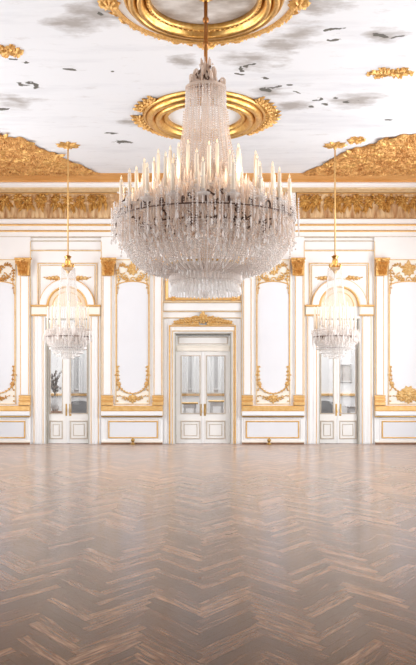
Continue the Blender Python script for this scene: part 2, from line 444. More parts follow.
mb.box(x, HW + .3, YF - .3, YF, 0, CEIL); struct(mb.build('wall_front', 'wall'))
mb = MB(); mb.box(-HW - .3, HW + .3, YB, YB + .2, 0, CEIL); struct(mb.build('wall_beyond', 'wall'))

# entablature: cove, fascia, bed mould, architrave lines, running the width of the wall
def run(mb, prof, x0=-HW, x1=HW):
    """prof: [(depth, z)] closed polygon extruded along x"""
    n = len(prof); b = len(mb.v)
    for x in (x0, x1): mb.v.extend(Vector((x, D - d, z)) for d, z in prof)
    for i in range(n):
        j = (i + 1) % n; mb.f.append((b + i, b + j, b + n + j, b + n + i))
    mb.f.append(tuple(b + i for i in range(n))); mb.f.append(tuple(b + n + i for i in range(n))[::-1])
e = .002
mb = MB()
zc0 = CEIL - e; zb = wz(182, .5)
run(mb, [(e, zc0), (.86, zc0), (.86, zc0 - .03), (.76, zc0 - .045), (.66, zc0 - .085), (.58, (zc0 + zb) / 2), (.52, zb + .03), (.5, zb), (e, zb)])
struct(mb.build('trim_1', 'cove'))
mb = MB(); z2 = wz(187.2, .5)
run(mb, [(e, zb), (.5, zb), (.53, zb - .02), (.53, zb - .05), (.5, zb - .06), (.5, z2), (e, z2)])
struct(mb.build('trim_2', 'white'))
mb = MB(); z3 = wz(192, .16)
run(mb, [(e, z2), (.47, z2), (.44, z2 - .03), (.3, z2 - .07), (.2, z3 + .05), (.17, z3), (e, z3)])
struct(mb.build('trim_3', 'paleline'))
z4 = wz(219, .14)
mb = MB(); z5 = wz(236, .1)
run(mb, [(e, z4), (.15, z4), (.15, wz(223.3, .15)), (.12, wz(223.6, .12)), (.12, wz(230, .12)), (.1, wz(230.3, .1)), (.1, z5), (e, z5)])
struct(mb.build('trim_4', 'white'))
mb = MB()
for a, b, dd in ((224, 225.7, .16), (230.3, 231.7, .14)):
    run(mb, [(.1, wz(a, dd)), (dd, wz(a, dd)), (dd + .01, wz((a + b) / 2, dd)), (dd, wz(b, dd)), (.1, wz(b, dd))])
struct(mb.build('trim_5', 'goldline'))
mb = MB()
run(mb, [(e, wz(236, .1)), (.08, wz(236, .1)), (.08, wz(237, .08)), (e, wz(238, .03))])  # grey strip gives the shadow line below the architrave by its colour
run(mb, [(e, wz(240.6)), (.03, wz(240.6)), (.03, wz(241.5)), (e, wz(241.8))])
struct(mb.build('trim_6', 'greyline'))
mb = MB()
run(mb, [(e, wz(250)), (.035, wz(250)), (.045, wz(250.6)), (.035, wz(251.3)), (e, wz(251.3))])
struct(mb.build('trim_7', 'paleline'))

# bays: slightly projecting panel bays
BAYS = [(-37.0, 31.0), (101.5, 163.0), (241.5, 304.0), (374.0, 441.0)]
BD = .07
mb = MB(); mg = MB(); ml = MB()
for a, b in BAYS:
    x0, x1 = wx(a), wx(b)
    mb.box(x0, x1, D - BD, D - e, 0, wz(236), 0)
    ml.box(x0 - .008, x0 + .012, D - BD - .012, D - BD + .02, wz(416), wz(242)); ml.box(x1 - .012, x1 + .008, D - BD - .012, D - BD + .02, wz(416), wz(242))
struct(mb.build('trim_8', 'white')); struct(ml.build('trim_9', 'paleline'))
# dado: gilt band, white cap, thin gold bead; then baseboard
mb = MB(); mw = MB(); mk = MB(); mc = MB()
for a, b in BAYS:
    x0, x1 = wx(a + .3), wx(b - .3); y = D - BD
    mb.box(x0, x1, y - .09, y + .01, wz(411), wz(405.6), .02)
    mw.box(x0, x1, y - .11, y + .01, wz(415.6), wz(411.1), .015)
    mk.box(x0, x1, y - .08, y + .01, wz(417), wz(415.7), .01)
    mc.box(x0, x1, y - .04, y + .01, 0.001, wz(440.6), .012)
struct(mb.build('trim_10', 'goldline')); struct(mw.build('trim_11', 'white')); struct(mk.build('trim_12', 'brass')); struct(mc.build('baseboard_back', 'cream'))

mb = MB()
for a, b in BAYS: mb.box(wx(a + .2), wx(b - .2), D - BD - .06, D - BD - .041, .001, .05, .006)  # dark strip added for the shadow line where wall meets floor
struct(mb.build('trim_shadow_line', 'wood_dark'))
# ------------------------------------------------------------------ gilded frieze panels
def frieze(a, b, label, seed):
    dp = .02; P = WP(dp); x0, x1 = wx(a, .1), wx(b, .1); za, zb_ = z4 + .01, z3 - .005
    t = thing('frieze_panel', label, 'frieze', ((x0 + x1) / 2, D - dp, za), 'gilded relief panels of the frieze under the cornice')
    h0 = zb_ - za
    def hf(u, v):
        k = (v - za) / h0
        if k < .55:   # hanging pleats and figures
            f = .03 * abs(math.sin(u * 24 + 2 * noise.noise((u * 3, v * 2, seed)))) + .03 * max(0, noise.noise((u * 5, v * 3, seed + 3)))
        else: f = .02 + .05 * max(0, noise.noise((u * 9, v * 9, seed))) + .05 * max(0, noise.noise((u * 3.1, v * 3, seed + 9)))
        return .03 + f
    g = MB(); grid_relief(g, P, x0 + .03, x1 - .03, za + .03, zb_ - .03, int((x1 - x0) / .022), 30, hf)
    g.build('relief_ground', 'frieze_bg', t)
    rr = random.Random(seed); x = x0 + .22; k = 0
    lf = MB(); PR = WP(dp + .06)
    while x < x1 - .2:
        zc = zb_ - .2 + rr.uniform(-.03, .03); r = rr.uniform(.13, .19)
        lf2 = MB(); rosette(lf2, PR, x, zc, r, .09, 9, rr.random())
        for q in range(5): leaf(lf2, PR, x + rr.uniform(-.12, .12), zc - .06, -PI / 2 + rr.uniform(-.7, .7), rr.uniform(.16, .34), .1, .06)
        for q in range(4): boss(lf2, PR, x + rr.uniform(-.2, .2), zc + rr.uniform(-.12, .14), rr.uniform(.02, .05), .06)
        lf2.build('acanthus_cluster', 'frieze_leaf', t)
        x += rr.uniform(.24, .38); k += 1
    f = MB(); sweep(f, P, rect(x0 + .015, x1 - .015, za + .015, zb_ - .015), mould(.03, .1)); f.build('frame', 'goldline', t)
frieze(-55, 119.5, 'gilded frieze panel left of the large chandelier, crossed by a thin hanging rod', 2)
frieze(123, 286.5, 'gilded frieze panel behind the candles of the large chandelier', 5)
frieze(296.5, 462, 'gilded frieze panel above the right door arch, reaching the picture edge', 8)
mb = MB()
for a, b in ((288, 295.5), (119.8, 121.7)): mb.box(wx(a, .1), wx(b, .1), D - .14, D - .02, z4 + .002, z3 - .002, .015)
struct(mb.build('trim_13', 'white'))

# ------------------------------------------------------------------ pilasters
def pilaster(a, b, side, label, cap_a, cap_b):
    """a..b shaft in wall units; side = the edge that carries the gold line"""
    y = BD + .001; P = WP(y); x0, x1 = wx(a), wx(b)
    t = thing('pilaster', label, 'pilaster', ((x0 + x1) / 2, D - y, wz(405.4)), 'white pilasters with gilt capitals')
    s = MB(); s.box(x0, x1, D - y - .06, D - y, wz(395), wz(276.6), .012); s.build('shaft', 'white', t)
    g = MB()
    for xe in (x0 + .02, x1 - .02): g.box(xe - .010, xe + .010, D - y - .072, D - y - .061, wz(394.6), wz(277), .004)
    lab(g.build('gold_edge_line', 'goldline', t), 'thin gold line along the shaft edge')
    c = MB(); ca, cb = wx(cap_a), wx(cap_b); zt, zl = wz(259), wz(276.4); mid = (ca + cb) / 2
    hb, ht = (x1 - x0) / 2 + .02, (cb - ca) / 2
    n = 8; rows = []
    for i in range(n + 1):   # bell
        k = i / n; hw = hb + (ht - hb) * k ** 2; dd = .11 + .07 * k ** 2; zz = zl + (zt - .05 - zl) * k
        rows.append([(mid - hw, D - y - .1, zz), (mid - hw, D - y - dd, zz), (mid + hw, D - y - dd, zz), (mid + hw, D - y - .1, zz)])
    bb = len(c.v)
    for r in rows: c.v.extend(Vector(q) for q in r)
    for i in range(n):
        for j in range(3): c.f.append((bb + i * 4 + j, bb + i * 4 + j + 1, bb + (i + 1) * 4 + j + 1, bb + (i + 1) * 4 + j))
    c.box(mid - ht - .02, mid + ht + .02, D - y - .2, D - y - .1, zt - .05, zt, .01); c.box(x0, x1, D - y - .12, D - y, zl, zt - .001)
    for row, (zz, L, dd, m) in enumerate(((zl + .01, .2, .105, 4), (zl + .13, .22, .12, 3), (zl + .25, .17, .15, 4))):
        for k in range(m):
            u = mid + (k - (m - 1) / 2) * (2 * hb / m) * (.72 + row * .2)
            for dv in (-.3, 0, .3): leaf(c, WP(y + dd), u, zz, PI / 2 + dv, L * (1 if dv == 0 else .8), .075, .06)
    for sg in (-1, 1): scroll(c, WP(y + .165), mid + sg * (ht - .06), zt - .12, .065, PI / 2, 1.2, .018, -sg)
    boss(c, WP(y + .18), mid, zt - .05, .05, .06)
    lab(c.build('capital', 'orn', t), 'gilt acanthus capital')
    bse = MB()
    for q0, q1, pr in ((395.2, 397.4, .07), (398, 401, .085), (401.7, 405.3, .1)): bse.box(x0 - .03, x1 + .03, D - y - pr, D - y, wz(q1), wz(q0), .015)
    bse.box(x0 - .01, x1 + .01, D - y - .055, D - y, wz(405.3), wz(395.2))
    lab(bse.build('base', 'goldline', t), 'three stepped gold bands')
pilaster(20.8, 30.4, 1, 'white pilaster left of the left door, at that door bay edge', 17.2, 32.4)
pilaster(102.8, 112.4, -1, 'white pilaster with gilt capital just right of the left arched door', 102.0, 116.4)
pilaster(153.6, 162.6, 1, 'white pilaster just left of the central door, capital half behind the crystals', 151, 164)
pilaster(242.6, 251.6, -1, 'white pilaster just right of the central door, its top behind the large chandelier', 241, 253.8)
pilaster(294.2, 303.2, 1, 'white pilaster with gilt capital just left of the right arched door', 290.6, 303.6)
pilaster(374.8, 383.4, -1, 'white pilaster right of the right arched door, its capital uncovered', 374.2, 387.4)

# ------------------------------------------------------------------ gilded wall panels
def wall_panel(cu, ho, label, seed, big=False, om='orn'):
    """centre column and half width in wall units"""
    y = BD + .001; P = WP(y); X = wx(cu); w = ho * U; hi_ = (ho - 1.3) * U
    zb_, zt = wz(404.6), wz(259.5)
    t = thing('wall_panel', label, 'wall panel', (X, D - y, zb_), 'tall white wall panels with gilt ornament')
    bk = MB(); bk.box(X - w, X + w, D - y - .018, D - y, zb_, zt); bk.build('backing', 'cream', t)
    PO = WP(y + .018)
    f = MB(); sweep(f, PO, rect(X - w + .02, X + w - .02, zb_ + .02, zt - .02), mould(.024, .025)); lab(f.build('frame', 'paleline', t), 'thin pale gold outer frame')
    # cool white field: shallow arched head, festoon shaped foot
    zs, zf = wz(287), wz(374)
    path = [(X + hi_, zf), (X + hi_, zs)]
    path += [(X + hi_ * math.cos(PI * k / 12) , zs + .14 * math.sin(PI * k / 12)) for k in range(1, 12)]
    path += [(X - hi_, zs), (X - hi_, zf)]
    zd = wz(393.5)
    path += [(X - hi_ * math.cos(PI * k / 14), zf - (zf - zd) * math.sin(PI * k / 14) ** .8) for k in range(1, 14)]
    fm = MB(); b = len(fm.v)
    fm.v.extend(Vector(P(p[0], p[1], .026)) for p in path); fm.f.append(tuple(range(len(path))))
    fm.v.extend(Vector(P(p[0], p[1], .018)) for p in path); n = len(path)
    for i in range(n): fm.f.append((i, (i + 1) % n, n + (i + 1) % n, n + i))
    lab(fm.build('field', 'field', t), 'cool white panel field')
    g = MB(); sweep(g, WP(y + .02), path, mould(.028, .035)); lab(g.build('inner_moulding', 'goldline', t), 'gold moulding around the field')
    # cartouche with scrolls at the head
    PC = WP(y + .03); c = MB(); zc = wz(270); s = 1.15 if big else 1.0
    rosette(c, PC, X, zc, .17 * s, .09, 9); 
    for sg in (-1, 1):
        scroll(c, PC, X + sg * .2 * s, wz(277), .1, PI / 2, 1.3, .02, -sg)
        spray(c, PC, bez((X + sg * .1, wz(279.5)), (X + sg * .2 * s, wz(281)), (X + sg * hi_ * .7, wz(279)), (X + sg * hi_ * .82, wz(272)), 7), .09, .055, .016, .04, seed)
        spray(c, PC, bez((X + sg * .15, zc + .05), (X + sg * .25, wz(264)), (X + sg * hi_ * .7, wz(263)), (X + sg * hi_ * .84, wz(268)), 6), .1, .05, .014, .04, seed + 1)
        spray(c, PC, bez((X + sg * (hi_ - .04), wz(270)), (X + sg * (hi_ - .02), wz(276)), (X + sg * (hi_ - .09), wz(282)), (X + sg * (hi_ - .03), wz(293)), 7), .07, .05, .016, .04, seed + 2)
        boss(c, PC, X + sg * hi_ * .85, wz(280), .045, .05)
    scroll(c, PC, X, wz(280.5), .09, 0, .9, .02); leaf(c, PC, X, zc + .05, PI / 2, .22, .12, .05)
    lab(c.build('cartouche', om, t), 'gilt rosette and scrolls at the panel head')
    # festoon at the foot
    d = MB()
    for sg in (-1, 1):
        spray(d, PC, [(X - sg * hi_ * math.cos(PI * k / 16), zf - (zf - zd) * math.sin(PI * k / 16) ** .8) for k in range(0, 9)], .07, .05, .016, .04, seed + 3)
        spray(d, PC, bez((X + sg * (hi_ - .04), wz(366)), (X + sg * (hi_ - .02), wz(374)), (X + sg * (hi_ - .09), wz(379)), (X + sg * hi_ * .88, wz(388)), 6), .07, .05, .016, .04, seed + 4)
        rosette(d, PC, X + sg * hi_ * .86, wz(384), .075, .05, 6)
        spray(d, PC, bez((X + sg * .04, wz(397)), (X + sg * .12, wz(401)), (X + sg * .2, wz(398)), (X + sg * .32 * s, wz(396)), 5), .1, .06, .016, .045, seed + 5)
        for zz in (390, 396, 401): boss(d, PC, X + sg * (hi_ - .03), wz(zz), .025, .03)
    rosette(d, PC, X, wz(398.5), .13 * s, .06, 8); leaf(d, PC, X, wz(399), -PI / 2, .13, .08, .05)
    if big:
        rosette(d, PC, X, wz(394), .24, .08, 10); rosette(d, PC, X - .2, wz(396), .16, .06, 8); rosette(d, PC, X + .2, wz(396), .16, .06, 8)
    lab(d.build('festoon', om, t), 'gilt leafy festoon at the panel foot')
wall_panel(-2.6, 19.6, 'tall white wall panel with gilt scrolls cut by the left picture edge', 11)
wall_panel(132.9, 17.4, 'tall white wall panel between left arched door and central door', 21, om='pale_orn')
wall_panel(272.9, 17.4, 'tall white wall panel between central door and right arched door', 31, om='pale_orn')
wall_panel(407.6, 20.4, 'tall white wall panel with large gilt rosettes cut by right picture edge', 41, True, om='pale_orn')

def wainscot(a, b, label):
    y = BD + .001; x0, x1 = wx(a), wx(b); z0, z1 = wz(438.2), wz(420.6)
    t = thing('wainscot_panel', label, 'wainscot panel', ((x0 + x1) / 2, D - y, z0), 'low white wainscot panels')
    q = MB(); q.box(x0 + .03, x1 - .03, D - y - .012, D - y, z0 + .03, z1 - .03); q.build('field', 'field', t)
    f = MB(); sweep(f, WP(y), rect(x0 + .02, x1 - .02, z0 + .02, z1 - .02), mould(.036, .03)); lab(f.build('frame', 'goldline', t), 'narrow gold frame')
    h = MB(); sweep(h, WP(y), rect(x0 - .04, x1 + .04, z0 - .035, z1 + .04), mould(.025, .02)); lab(h.build('outer_bead', 'white', t), 'white outer bead')
wainscot(-30, 26, 'low wainscot panel in gold frame left of the left arched door')
wainscot(108.5, 158.2, 'low wainscot panel in gold frame between left and central doors')
wainscot(245.5, 299, 'low wainscot panel in gold frame between central and right doors')
wainscot(381, 436, 'low wainscot panel in gold frame right of the right arched door')

# ------------------------------------------------------------------ doors
def leaf_door(root, x0, x1, z1, ydoor, hx, paneL, paneR, pz0, pz1, edge):
    """one leaf: stiles and rails around a pane, a lower panel, a handle"""
    y0, y1 = ydoor, ydoor + .05
    f = MB()
    f.box(x0, paneL, y0, y1, .012, z1); f.box(paneR, x1, y0, y1, .012, z1)
    f.box(paneL, paneR, y0, y1, pz1, z1); f.box(paneL, paneR, y0, y1, .012, pz0)
    o = f.build('door_leaf', 'doorwhite', root)
    g = MB(); g.box(paneL, paneR, y0 + .02, y0 + .028, pz0, pz1); g.build('pane', 'glass', o)
    def P(u, v, h): return (u, y0 - h, v)
    m = MB(); sweep(m, P, rect(paneL - .012, paneR + .012, pz0 - .012, pz1 + .012), mould(.03, .02)); m.build('glazing_bead', edge, o)
    m = MB(); sweep(m, P, rect(paneL - .01, paneR + .01, .14, pz0 - .22), mould(.035, .022)); sweep(m, P, rect(paneL + .07, paneR - .07, .22, pz0 - .3), mould(.02, .015)); m.build('lower_panel', edge, o)
    h = MB(); h.box(hx - .03, hx + .03, y0 - .012, y0 - .001, wz(416), wz(404), .004)
    h.tube([(hx, y0 - .012, wz(409)), (hx, y0 - .06, wz(409)), (hx + .012, y0 - .07, wz(409) - .1)], .013, 6)
    lab(h.build('handle', 'brass', o), 'brass handle on long plate')
    return o

def door(n, dd, z_top, pz1, pn, transom, cl_, gold_edge='greyline'):
    x0, x1, zt = dd
    ro = bpy.data.objects.new('door_%d' % n, None); C.objects.link(ro); ro.location = ((x0 + x1) / 2, D, 0); ORG[ro.name] = Vector(ro.location); struct(ro)
    yd = D + .16; xm = (x0 + x1) / 2
    j = MB(); j.box(x0, x0 + .035, D + .01, D + TH, 0, zt); j.box(x1 - .035, x1, D + .01, D + TH, 0, zt); j.box(x0 + .035, x1 - .035, D + .01, D + TH, zt - .035, zt)
    j.build('door_frame', 'stone_edge', ro)
    pz0 = wz(413.3)
    leaf_door(ro, x0 + .045, xm - .008, z_top, yd, xm - .05, pn[0], pn[1], pz0, pz1, gold_edge)
    leaf_door(ro, xm + .008, x1 - .045, z_top, yd, xm + .05, pn[2], pn[3], pz0, pz1, gold_edge)
    a = MB(); a.box(xm - .035, xm + .02, yd - .02, yd - .001, .012, z_top, .006); a.build('astragal', 'white', ro)
    return ro, yd, xm
# central door
r2, yd, xm = door(2, DM, wz(351.5), wz(356), (wx(181.5), wx(199.5), wx(207), wx(224.5)), True, 'white')
x0, x1, zt = DM
t = MB(); t.box(x0 + .045, x1 - .045, yd - .01, yd + .05, wz(345), wz(335.2), .01); sw = MB()
sweep(sw, lambda u, v, h: (u, yd - .01 - h, v), rect(x0 + .11, x1 - .11, wz(343.6), wz(336.8)), mould(.025, .018))
tp = t.build('transom_panel', 'doorwhite', r2); sw.build('transom_moulding', 'greyline', tp)
t = MB(); t.box(x0 + .04, x1 - .04, yd - .06, yd + .05, wz(351.2), wz(345.2), .02); t.box(x0 + .04, x1 - .04, yd - .075, yd, wz(347), wz(345.4), .01); t.build('transom_rail', 'cream', r2)
t = MB(); t.box(x0 + .036, x1 - .036, D + .02, D + .1, zt - .06, zt - .036); t.build('gap_shade_bar', 'gap_shade', r2)  # dark bar added for the shade at the head of the opening
# casing of the central door
cs = MB(); P = WP(0)
cx0, cx1, ct = wx(168.2), wx(236.6), wz(325)
for a, b in ((cx0, x0), (x1, cx1)): cs.box(a, b, D - .06, D - .002, .002, ct, .012)
cs.box(x0, x1, D - .06, D - .002, zt + .001, ct, .012); cs.build('casing', 'white', r2)
cg = MB()
sweep(cg, WP(.06), [(cx0 + .04, .01), (cx0 + .04, ct - .03), (cx1 - .04, ct - .03), (cx1 - .04, .01)], mould(.04, .03), False)
lab(cg.build('casing_moulding', 'goldline', r2), 'gold outer casing line')
cg = MB(); sweep(cg, WP(.06), [(x0 - .05, .01), (x0 - .05, zt + .05), (x1 + .05, zt + .05), (x1 + .05, .01)], mould(.03, .025), False); cg.build('inner_moulding', 'paleline', r2)
# entablature shelf and bay lines around the central door
mb = MB()
xa, xb = wx(163.4), wx(241)
for a, b, dd in ((301.2, 303.0, .1), (311.0, 312.0, .06), (317.5, 318.4, .05)): mb.box(xa, xb, D - dd, D - .002, wz(b), wz(a), .012)
struct(mb.build('trim_14', 'paleline'))
mb = MB()
mb.box(xa, xb, D - .05, D - .002, wz(310.8), wz(303.1), .01)
mb.box(wx(164), wx(167.8), D - .03, D - .002, 0.002, wz(318.6), .01); mb.box(wx(237), wx(240.8), D - .03, D - .002, .002, wz(318.6), .01)
struct(mb.build('trim_15', 'white'))
# over-door crest
P = WP(.062); cxm = wx(203)
t = thing('overdoor_crest', 'gilt carved crest of leaves lying above the central door', 'carved ornament', (cxm, D - .062, ct), 'gilt ornaments')
c = MB(); rr = random.Random(4); zc = ct + .02
rosette(c, P, cxm, ct + .17, .16, .1, 9); leaf(c, P, cxm, ct + .22, PI / 2, .16, .12, .06)
lab(c.build('central_shell', 'pale_orn', t), 'gilt shell')
for sg in (-1, 1):
    c = MB()
    for i in range(9):
        u = .12 + i * .075; hh = .27 * (1 - i / 10.5) ** .8
        for q in range(3): leaf(c, P, cxm + sg * u, zc + q * hh * .33, PI / 2 - sg * (.9 + .2 * q) + rr.uniform(-.3, .3), .13 * (1 - i * .04), .07, .05)
        boss(c, P, cxm + sg * u, zc + hh * .5, .035, .06)
    scroll(c, P, cxm + sg * .2, ct + .1, .08, 0, 1.2, .02, sg)
    rib(c, P, [(cxm + sg * .1, zc), (cxm + sg * .84, zc)], (.03, .015))
    lab(c.build('leaf_spray', 'pale_orn', t), 'gilt leaf spray')
# over-door panel
t = thing('gold_framed_overdoor', 'white panel in broad gold frame below the large chandelier, above the central door', 'wall panel', (cxm, D - .002, wz(300)))
P = WP(.002); a, b = wx(165.2), wx(240.4)
q = MB(); q.box(a + .06, b - .06, D - .016, D - .002, wz(299) + .04, wz(256)); q.build('field', 'field', t)
f = MB(); sweep(f, P, rect(a + .045, b - .045, wz(300) + .03, wz(255)), [(-.045, 0), (-.045, .05), (-.02, .065), (.03, .035), (.045, .0)]); lab(f.build('frame', 'goldline', t), 'broad gold frame')
for u in (-.8, .82):
    f = MB(); rosette(f, WP(.06), cxm + u, wz(299.2), .09, .03, 6); f.build('frame_ornament', 'orn', t)

# side doors with arched surrounds
def arched_bay(n, dd, c_u, lo, hi_u, pn, edge):
    ro, yd, xm = door(n, dd, wz(322), wz(336), pn, False, 'white', edge)
    x0, x1, zt = dd; X = wx(c_u)
    # overlight panel closing the opening above the leaves
    zs = wz(306.5)
    # door piers with fillets
    pr = MB(); gl = MB()
    for a, b in ((wx(lo) + .02, x0), (x1, wx(hi_u) - .02)):
        pr.box(a + .03, b, D - .04, D - .002, .002, wz(316), .012)
        for k in (.34, .66): pr.box(a + (b - a) * k - .03, a + (b - a) * k + .03, D - .06, D - .039, .002, wz(316.5), .012)
        for k in (.16, .84): gl.box(a + (b - a) * k - .008, a + (b - a) * k + .008, D - .054, D - .038, .01, wz(316.5), .005)
    pr.build('door_pier', 'white', ro); lab(gl.build('pier_lines', 'goldline', ro), 'thin gold fillets')
    im = MB(); ig = MB()
    for a, b in ((wx(lo) + .02, wx(c_u - 20)), (wx(c_u + 20), wx(hi_u) - .02)):
        im.box(a, b, D - .12, D - .002, wz(315), wz(307), .02)
        ig.box(a - .01, b + .01, D - .15, D - .002, wz(307), wz(305.2), .015); ig.box(a, b, D - .13, D - .002, wz(316), wz(314.8), .01)
    lab(im.build('impost', 'cream', ro), 'cream impost block'); lab(ig.build('impost_moulding', 'goldline', ro), 'gold impost line')
    # archivolt
    def arc(r): return [(X + r * U * math.cos(PI * k / 28), zs + r * U * math.sin(PI * k / 28)) for k in range(29)]
    av = MB(); P = WP(.002)
    sweep(av, P, arc(23.5), [(-3.6 * U, 0), (-3.6 * U, .1), (-2.6 * U, .12), (1.5 * U, .09), (3.6 * U, .06), (3.6 * U, 0)], False); lab(av.build('archivolt', 'white', ro), 'white arch band')
    ag = MB(); sweep(ag, P, arc(27.2), mould(.045, .1), False); sweep(ag, P, arc(19.6), mould(.06, .09), False); sweep(ag, P, arc(14.5), mould(.03, .03), False)  # innermost arc puts the infill's orange-gold shading into a gold line
    lab(ag.build('arch_moulding', 'goldline', ro), 'gold arch lines with inner shading arc')
    ty = MB(); pts = arc(19.0); b = len(ty.v)
    ty.v.extend(Vector(P(p[0], p[1], .02)) for p in pts); ty.f.append(tuple(range(len(pts))))
    ty.v.extend(Vector(P(p[0], p[1], 0)) for p in pts); m = len(pts)
    for i in range(m): ty.f.append((i, (i + 1) % m, m + (i + 1) % m, m + i))
    lab(ty.build('tympanum', 'tymp', ro), 'warm cream arch infill')
    fr = MB(); sweep(fr, P, [(wx(c_u - 29.3), zs + .06), (wx(c_u - 29.3), wz(263.5)), (wx(c_u + 29.5), wz(263.5)), (wx(c_u + 29.5), zs + .06)], mould(.035, .035), False)
    sweep(fr, P, [(wx(c_u - 27.3), zs + .06), (wx(c_u - 27.3), wz(265.5)), (wx(c_u + 27.5), wz(265.5)), (wx(c_u + 27.5), zs + .06)], mould(.02, .02), False)
    fr.build('spandrel_frame', 'paleline', ro)
    return X
XL = arched_bay(1, DL, 67.3, 31.4, 101.2, (wx(49.5), wx(61), wx(70), wx(86)), 'greyline')
XR = arched_bay(3, DR, 339.0, 304.4, 373.6, (wx(322), wx(334), wx(341), wx(356.5)), 'greyline')
def gilt_spray(X, sg, label, seed):
    P = WP(.003); c = MB(); z = wz(278.5)
    pts = bez((X + sg * 7.5 * U, z - .03), (X + sg * 12 * U, z + .08), (X + sg * 16 * U, z - .06), (X + sg * 22 * U, z + .02), 9)
    spray(c, P, pts, .1, .06, .025, .05, seed)
    for i in (2, 4, 6): boss(c, P, pts[i][0], pts[i][1] + .02, .05, .06)
    o = c.build('gilt_spray', 'pale_orn', None, (X + sg * 14.5 * U, D - .003, z)); tag(o, label, 'carved ornament', 'gilt sprays over the door arches')
gilt_spray(XL, -1, 'gilt leaf spray over left door arch, on the outer side near the picture edge', 1)
gilt_spray(XL, 1, 'gilt leaf spray over left door arch, on the side toward the room centre', 2)
gilt_spray(XR, -1, 'gilt leaf spray over right door arch, on the side toward the room centre', 3)
gilt_spray(XR, 1, 'gilt leaf spray over right door arch, on the outer side near the picture edge', 4)

# brass stops on the floor before the wainscot
def stop(px, label):
    x = wx(px, .3); y = D - BD - .16
    t = thing('door_stop', label, 'door stop', (x, y, 0), 'small brass stops on the floor')
    b = MB(); b.lathe([(.0, 0.001), (.07, 0.001), (.075, .02), (.04, .035), (.025, .07)], x, y, 12); b.build('foot', 'brass', t, smooth=True)
    b = MB(); b.lathe([(.02, .065), (.035, .08), (.055, .11), (.05, .14), (.02, .165), (.001, .17)], x, y, 12); b.build('knob', 'brass', t, smooth=True)
stop(132.6, 'small brass stop on the floor left of the central door')
stop(269.3, 'small brass stop on the floor right of the central door')

# ------------------------------------------------------------------ ceiling medallions
def ring_medallion(X, Y, r_in, r_out, label, ground, sx=1.0):
    t = thing('ceiling_medallion', label, 'ceiling medallion', (X, Y, CEIL - .004), 'round gilt ceiling medallions')
    g = MB(); g.lathe([(.001, CEIL - .012), (r_in + .03, CEIL - .012), (r_in + .03, CEIL - .004), (.001, CEIL - .004)], X, Y, 48); lab(g.build('ground', ground, t), 'painted centre')
    w = r_out - r_in
    def ringp(prof, nm, m, l=None):
        q = MB(); q.lathe([(r_in + w * a, CEIL - .004 - h) for a, h in prof], X, Y, 72, True); o = q.build(nm, m, t, smooth=True)
        if l: lab(o, l)
    ringp([(0, 0), (0, .07), (.04, .1), (.12, .105), (.17, .07), (.17, 0)], 'inner_bead', 'gold')
    ringp([(.18, 0), (.18, .06), (.24, .075), (.27, .13), (.36, .17), (.46, .165), (.5, .12), (.5, 0)], 'torus_moulding', 'gold')
    ringp([(.51, 0), (.51, .09), (.55, .1), (.6, .14), (.7, .155), (.8, .13), (.84, .08), (.84, 0)], 'middle_moulding', 'gold')
    ringp([(.85, 0), (.85, .06), (.9, .08), (.97, .06), (1, .02), (1, 0)], 'outer_moulding', 'gold')
    q = MB()
    for k in range(60):
        w_ = 2 * PI * k / 60; boss(q, CP(.09), X + (r_in + w * .085) * math.cos(w_), Y + (r_in + w * .085) * math.sin(w_), .022, .03)
    stuff(q.build('bead_row', 'gold', t))
    return t
# near medallion
m1x, m1y = 0.0, 11.87
t = ring_medallion(m1x, m1y, .88, 1.32, 'large gilt round ceiling medallion at the picture top, holding the large chandelier rod', 'paint')
q = MB(); q.lathe([(1.31, CEIL - .004), (1.31, CEIL - .02), (1.47, CEIL - .02), (1.47, CEIL - .004)], m1x, m1y, 72, True); lab(q.build('pale_band', 'plain', t), 'white band')
q = MB(); q.lathe([(1.47, CEIL - .004), (1.47, CEIL - .04), (1.5, CEIL - .06), (1.56, CEIL - .05), (1.58, CEIL - .004)], m1x, m1y, 72, True)
P = CP(.02)
for k in range(72):
    w = 2 * PI * k / 72; leaf(q, P, m1x + 1.54 * math.cos(w), m1y + 1.54 * math.sin(w), w + .5 * (-1) ** k, .1, .07, .04)
lab(q.build('leaf_border', 'orn', t), 'gilt leaf border')
for ang in (PI / 2 - .03, PI - .1, .1, -PI / 2):
    q = MB(); x, y = m1x + 1.58 * math.cos(ang), m1y + 1.58 * math.sin(ang)
    rosette(q, P, x, y, .2, .1, 9); 
    for sg in (-1, 1):
        a2 = ang + sg * .17; scroll(q, P, m1x + 1.56 * math.cos(a2), m1y + 1.56 * math.sin(a2), .1, ang, 1.3, .022, sg)
        a2 = ang + sg * .3; leaf(q, P, m1x + 1.56 * math.cos(a2), m1y + 1.56 * math.sin(a2), ang + sg * PI / 2, .2, .1, .05)
    q.build('rosette', 'orn', t)
t.scale = (.87, 1, 1)    # the near rose is a slight oval
# far medallion
m2x, m2y = 0.01, 17.1
t = ring_medallion(m2x, m2y, .80, 1.36, 'gilt round ceiling medallion with white centre behind the large chandelier top', 'plain'); t.scale = (.93, 1.1, 1)
P = CP(.004)
for ang, sc_ in ((PI - .25, 1), (PI + .5, .8), (PI - .8, .8), (.1, 1.2), (.55, .9), (-.45, .9)):
    q = MB()
    for k in range(5):
        a2 = ang + (k - 2) * .1; rosette(q, CP(.02), m2x + 1.43 * math.cos(a2), m2y + 1.43 * math.sin(a2), .13 * sc_, .08, 7, k)
        leaf(q, CP(.01), m2x + 1.42 * math.cos(a2), m2y + 1.42 * math.sin(a2), a2 + (k - 2) * .2, .24 * sc_, .12, .05)
    q.build('rosette_cluster', 'orn', t)

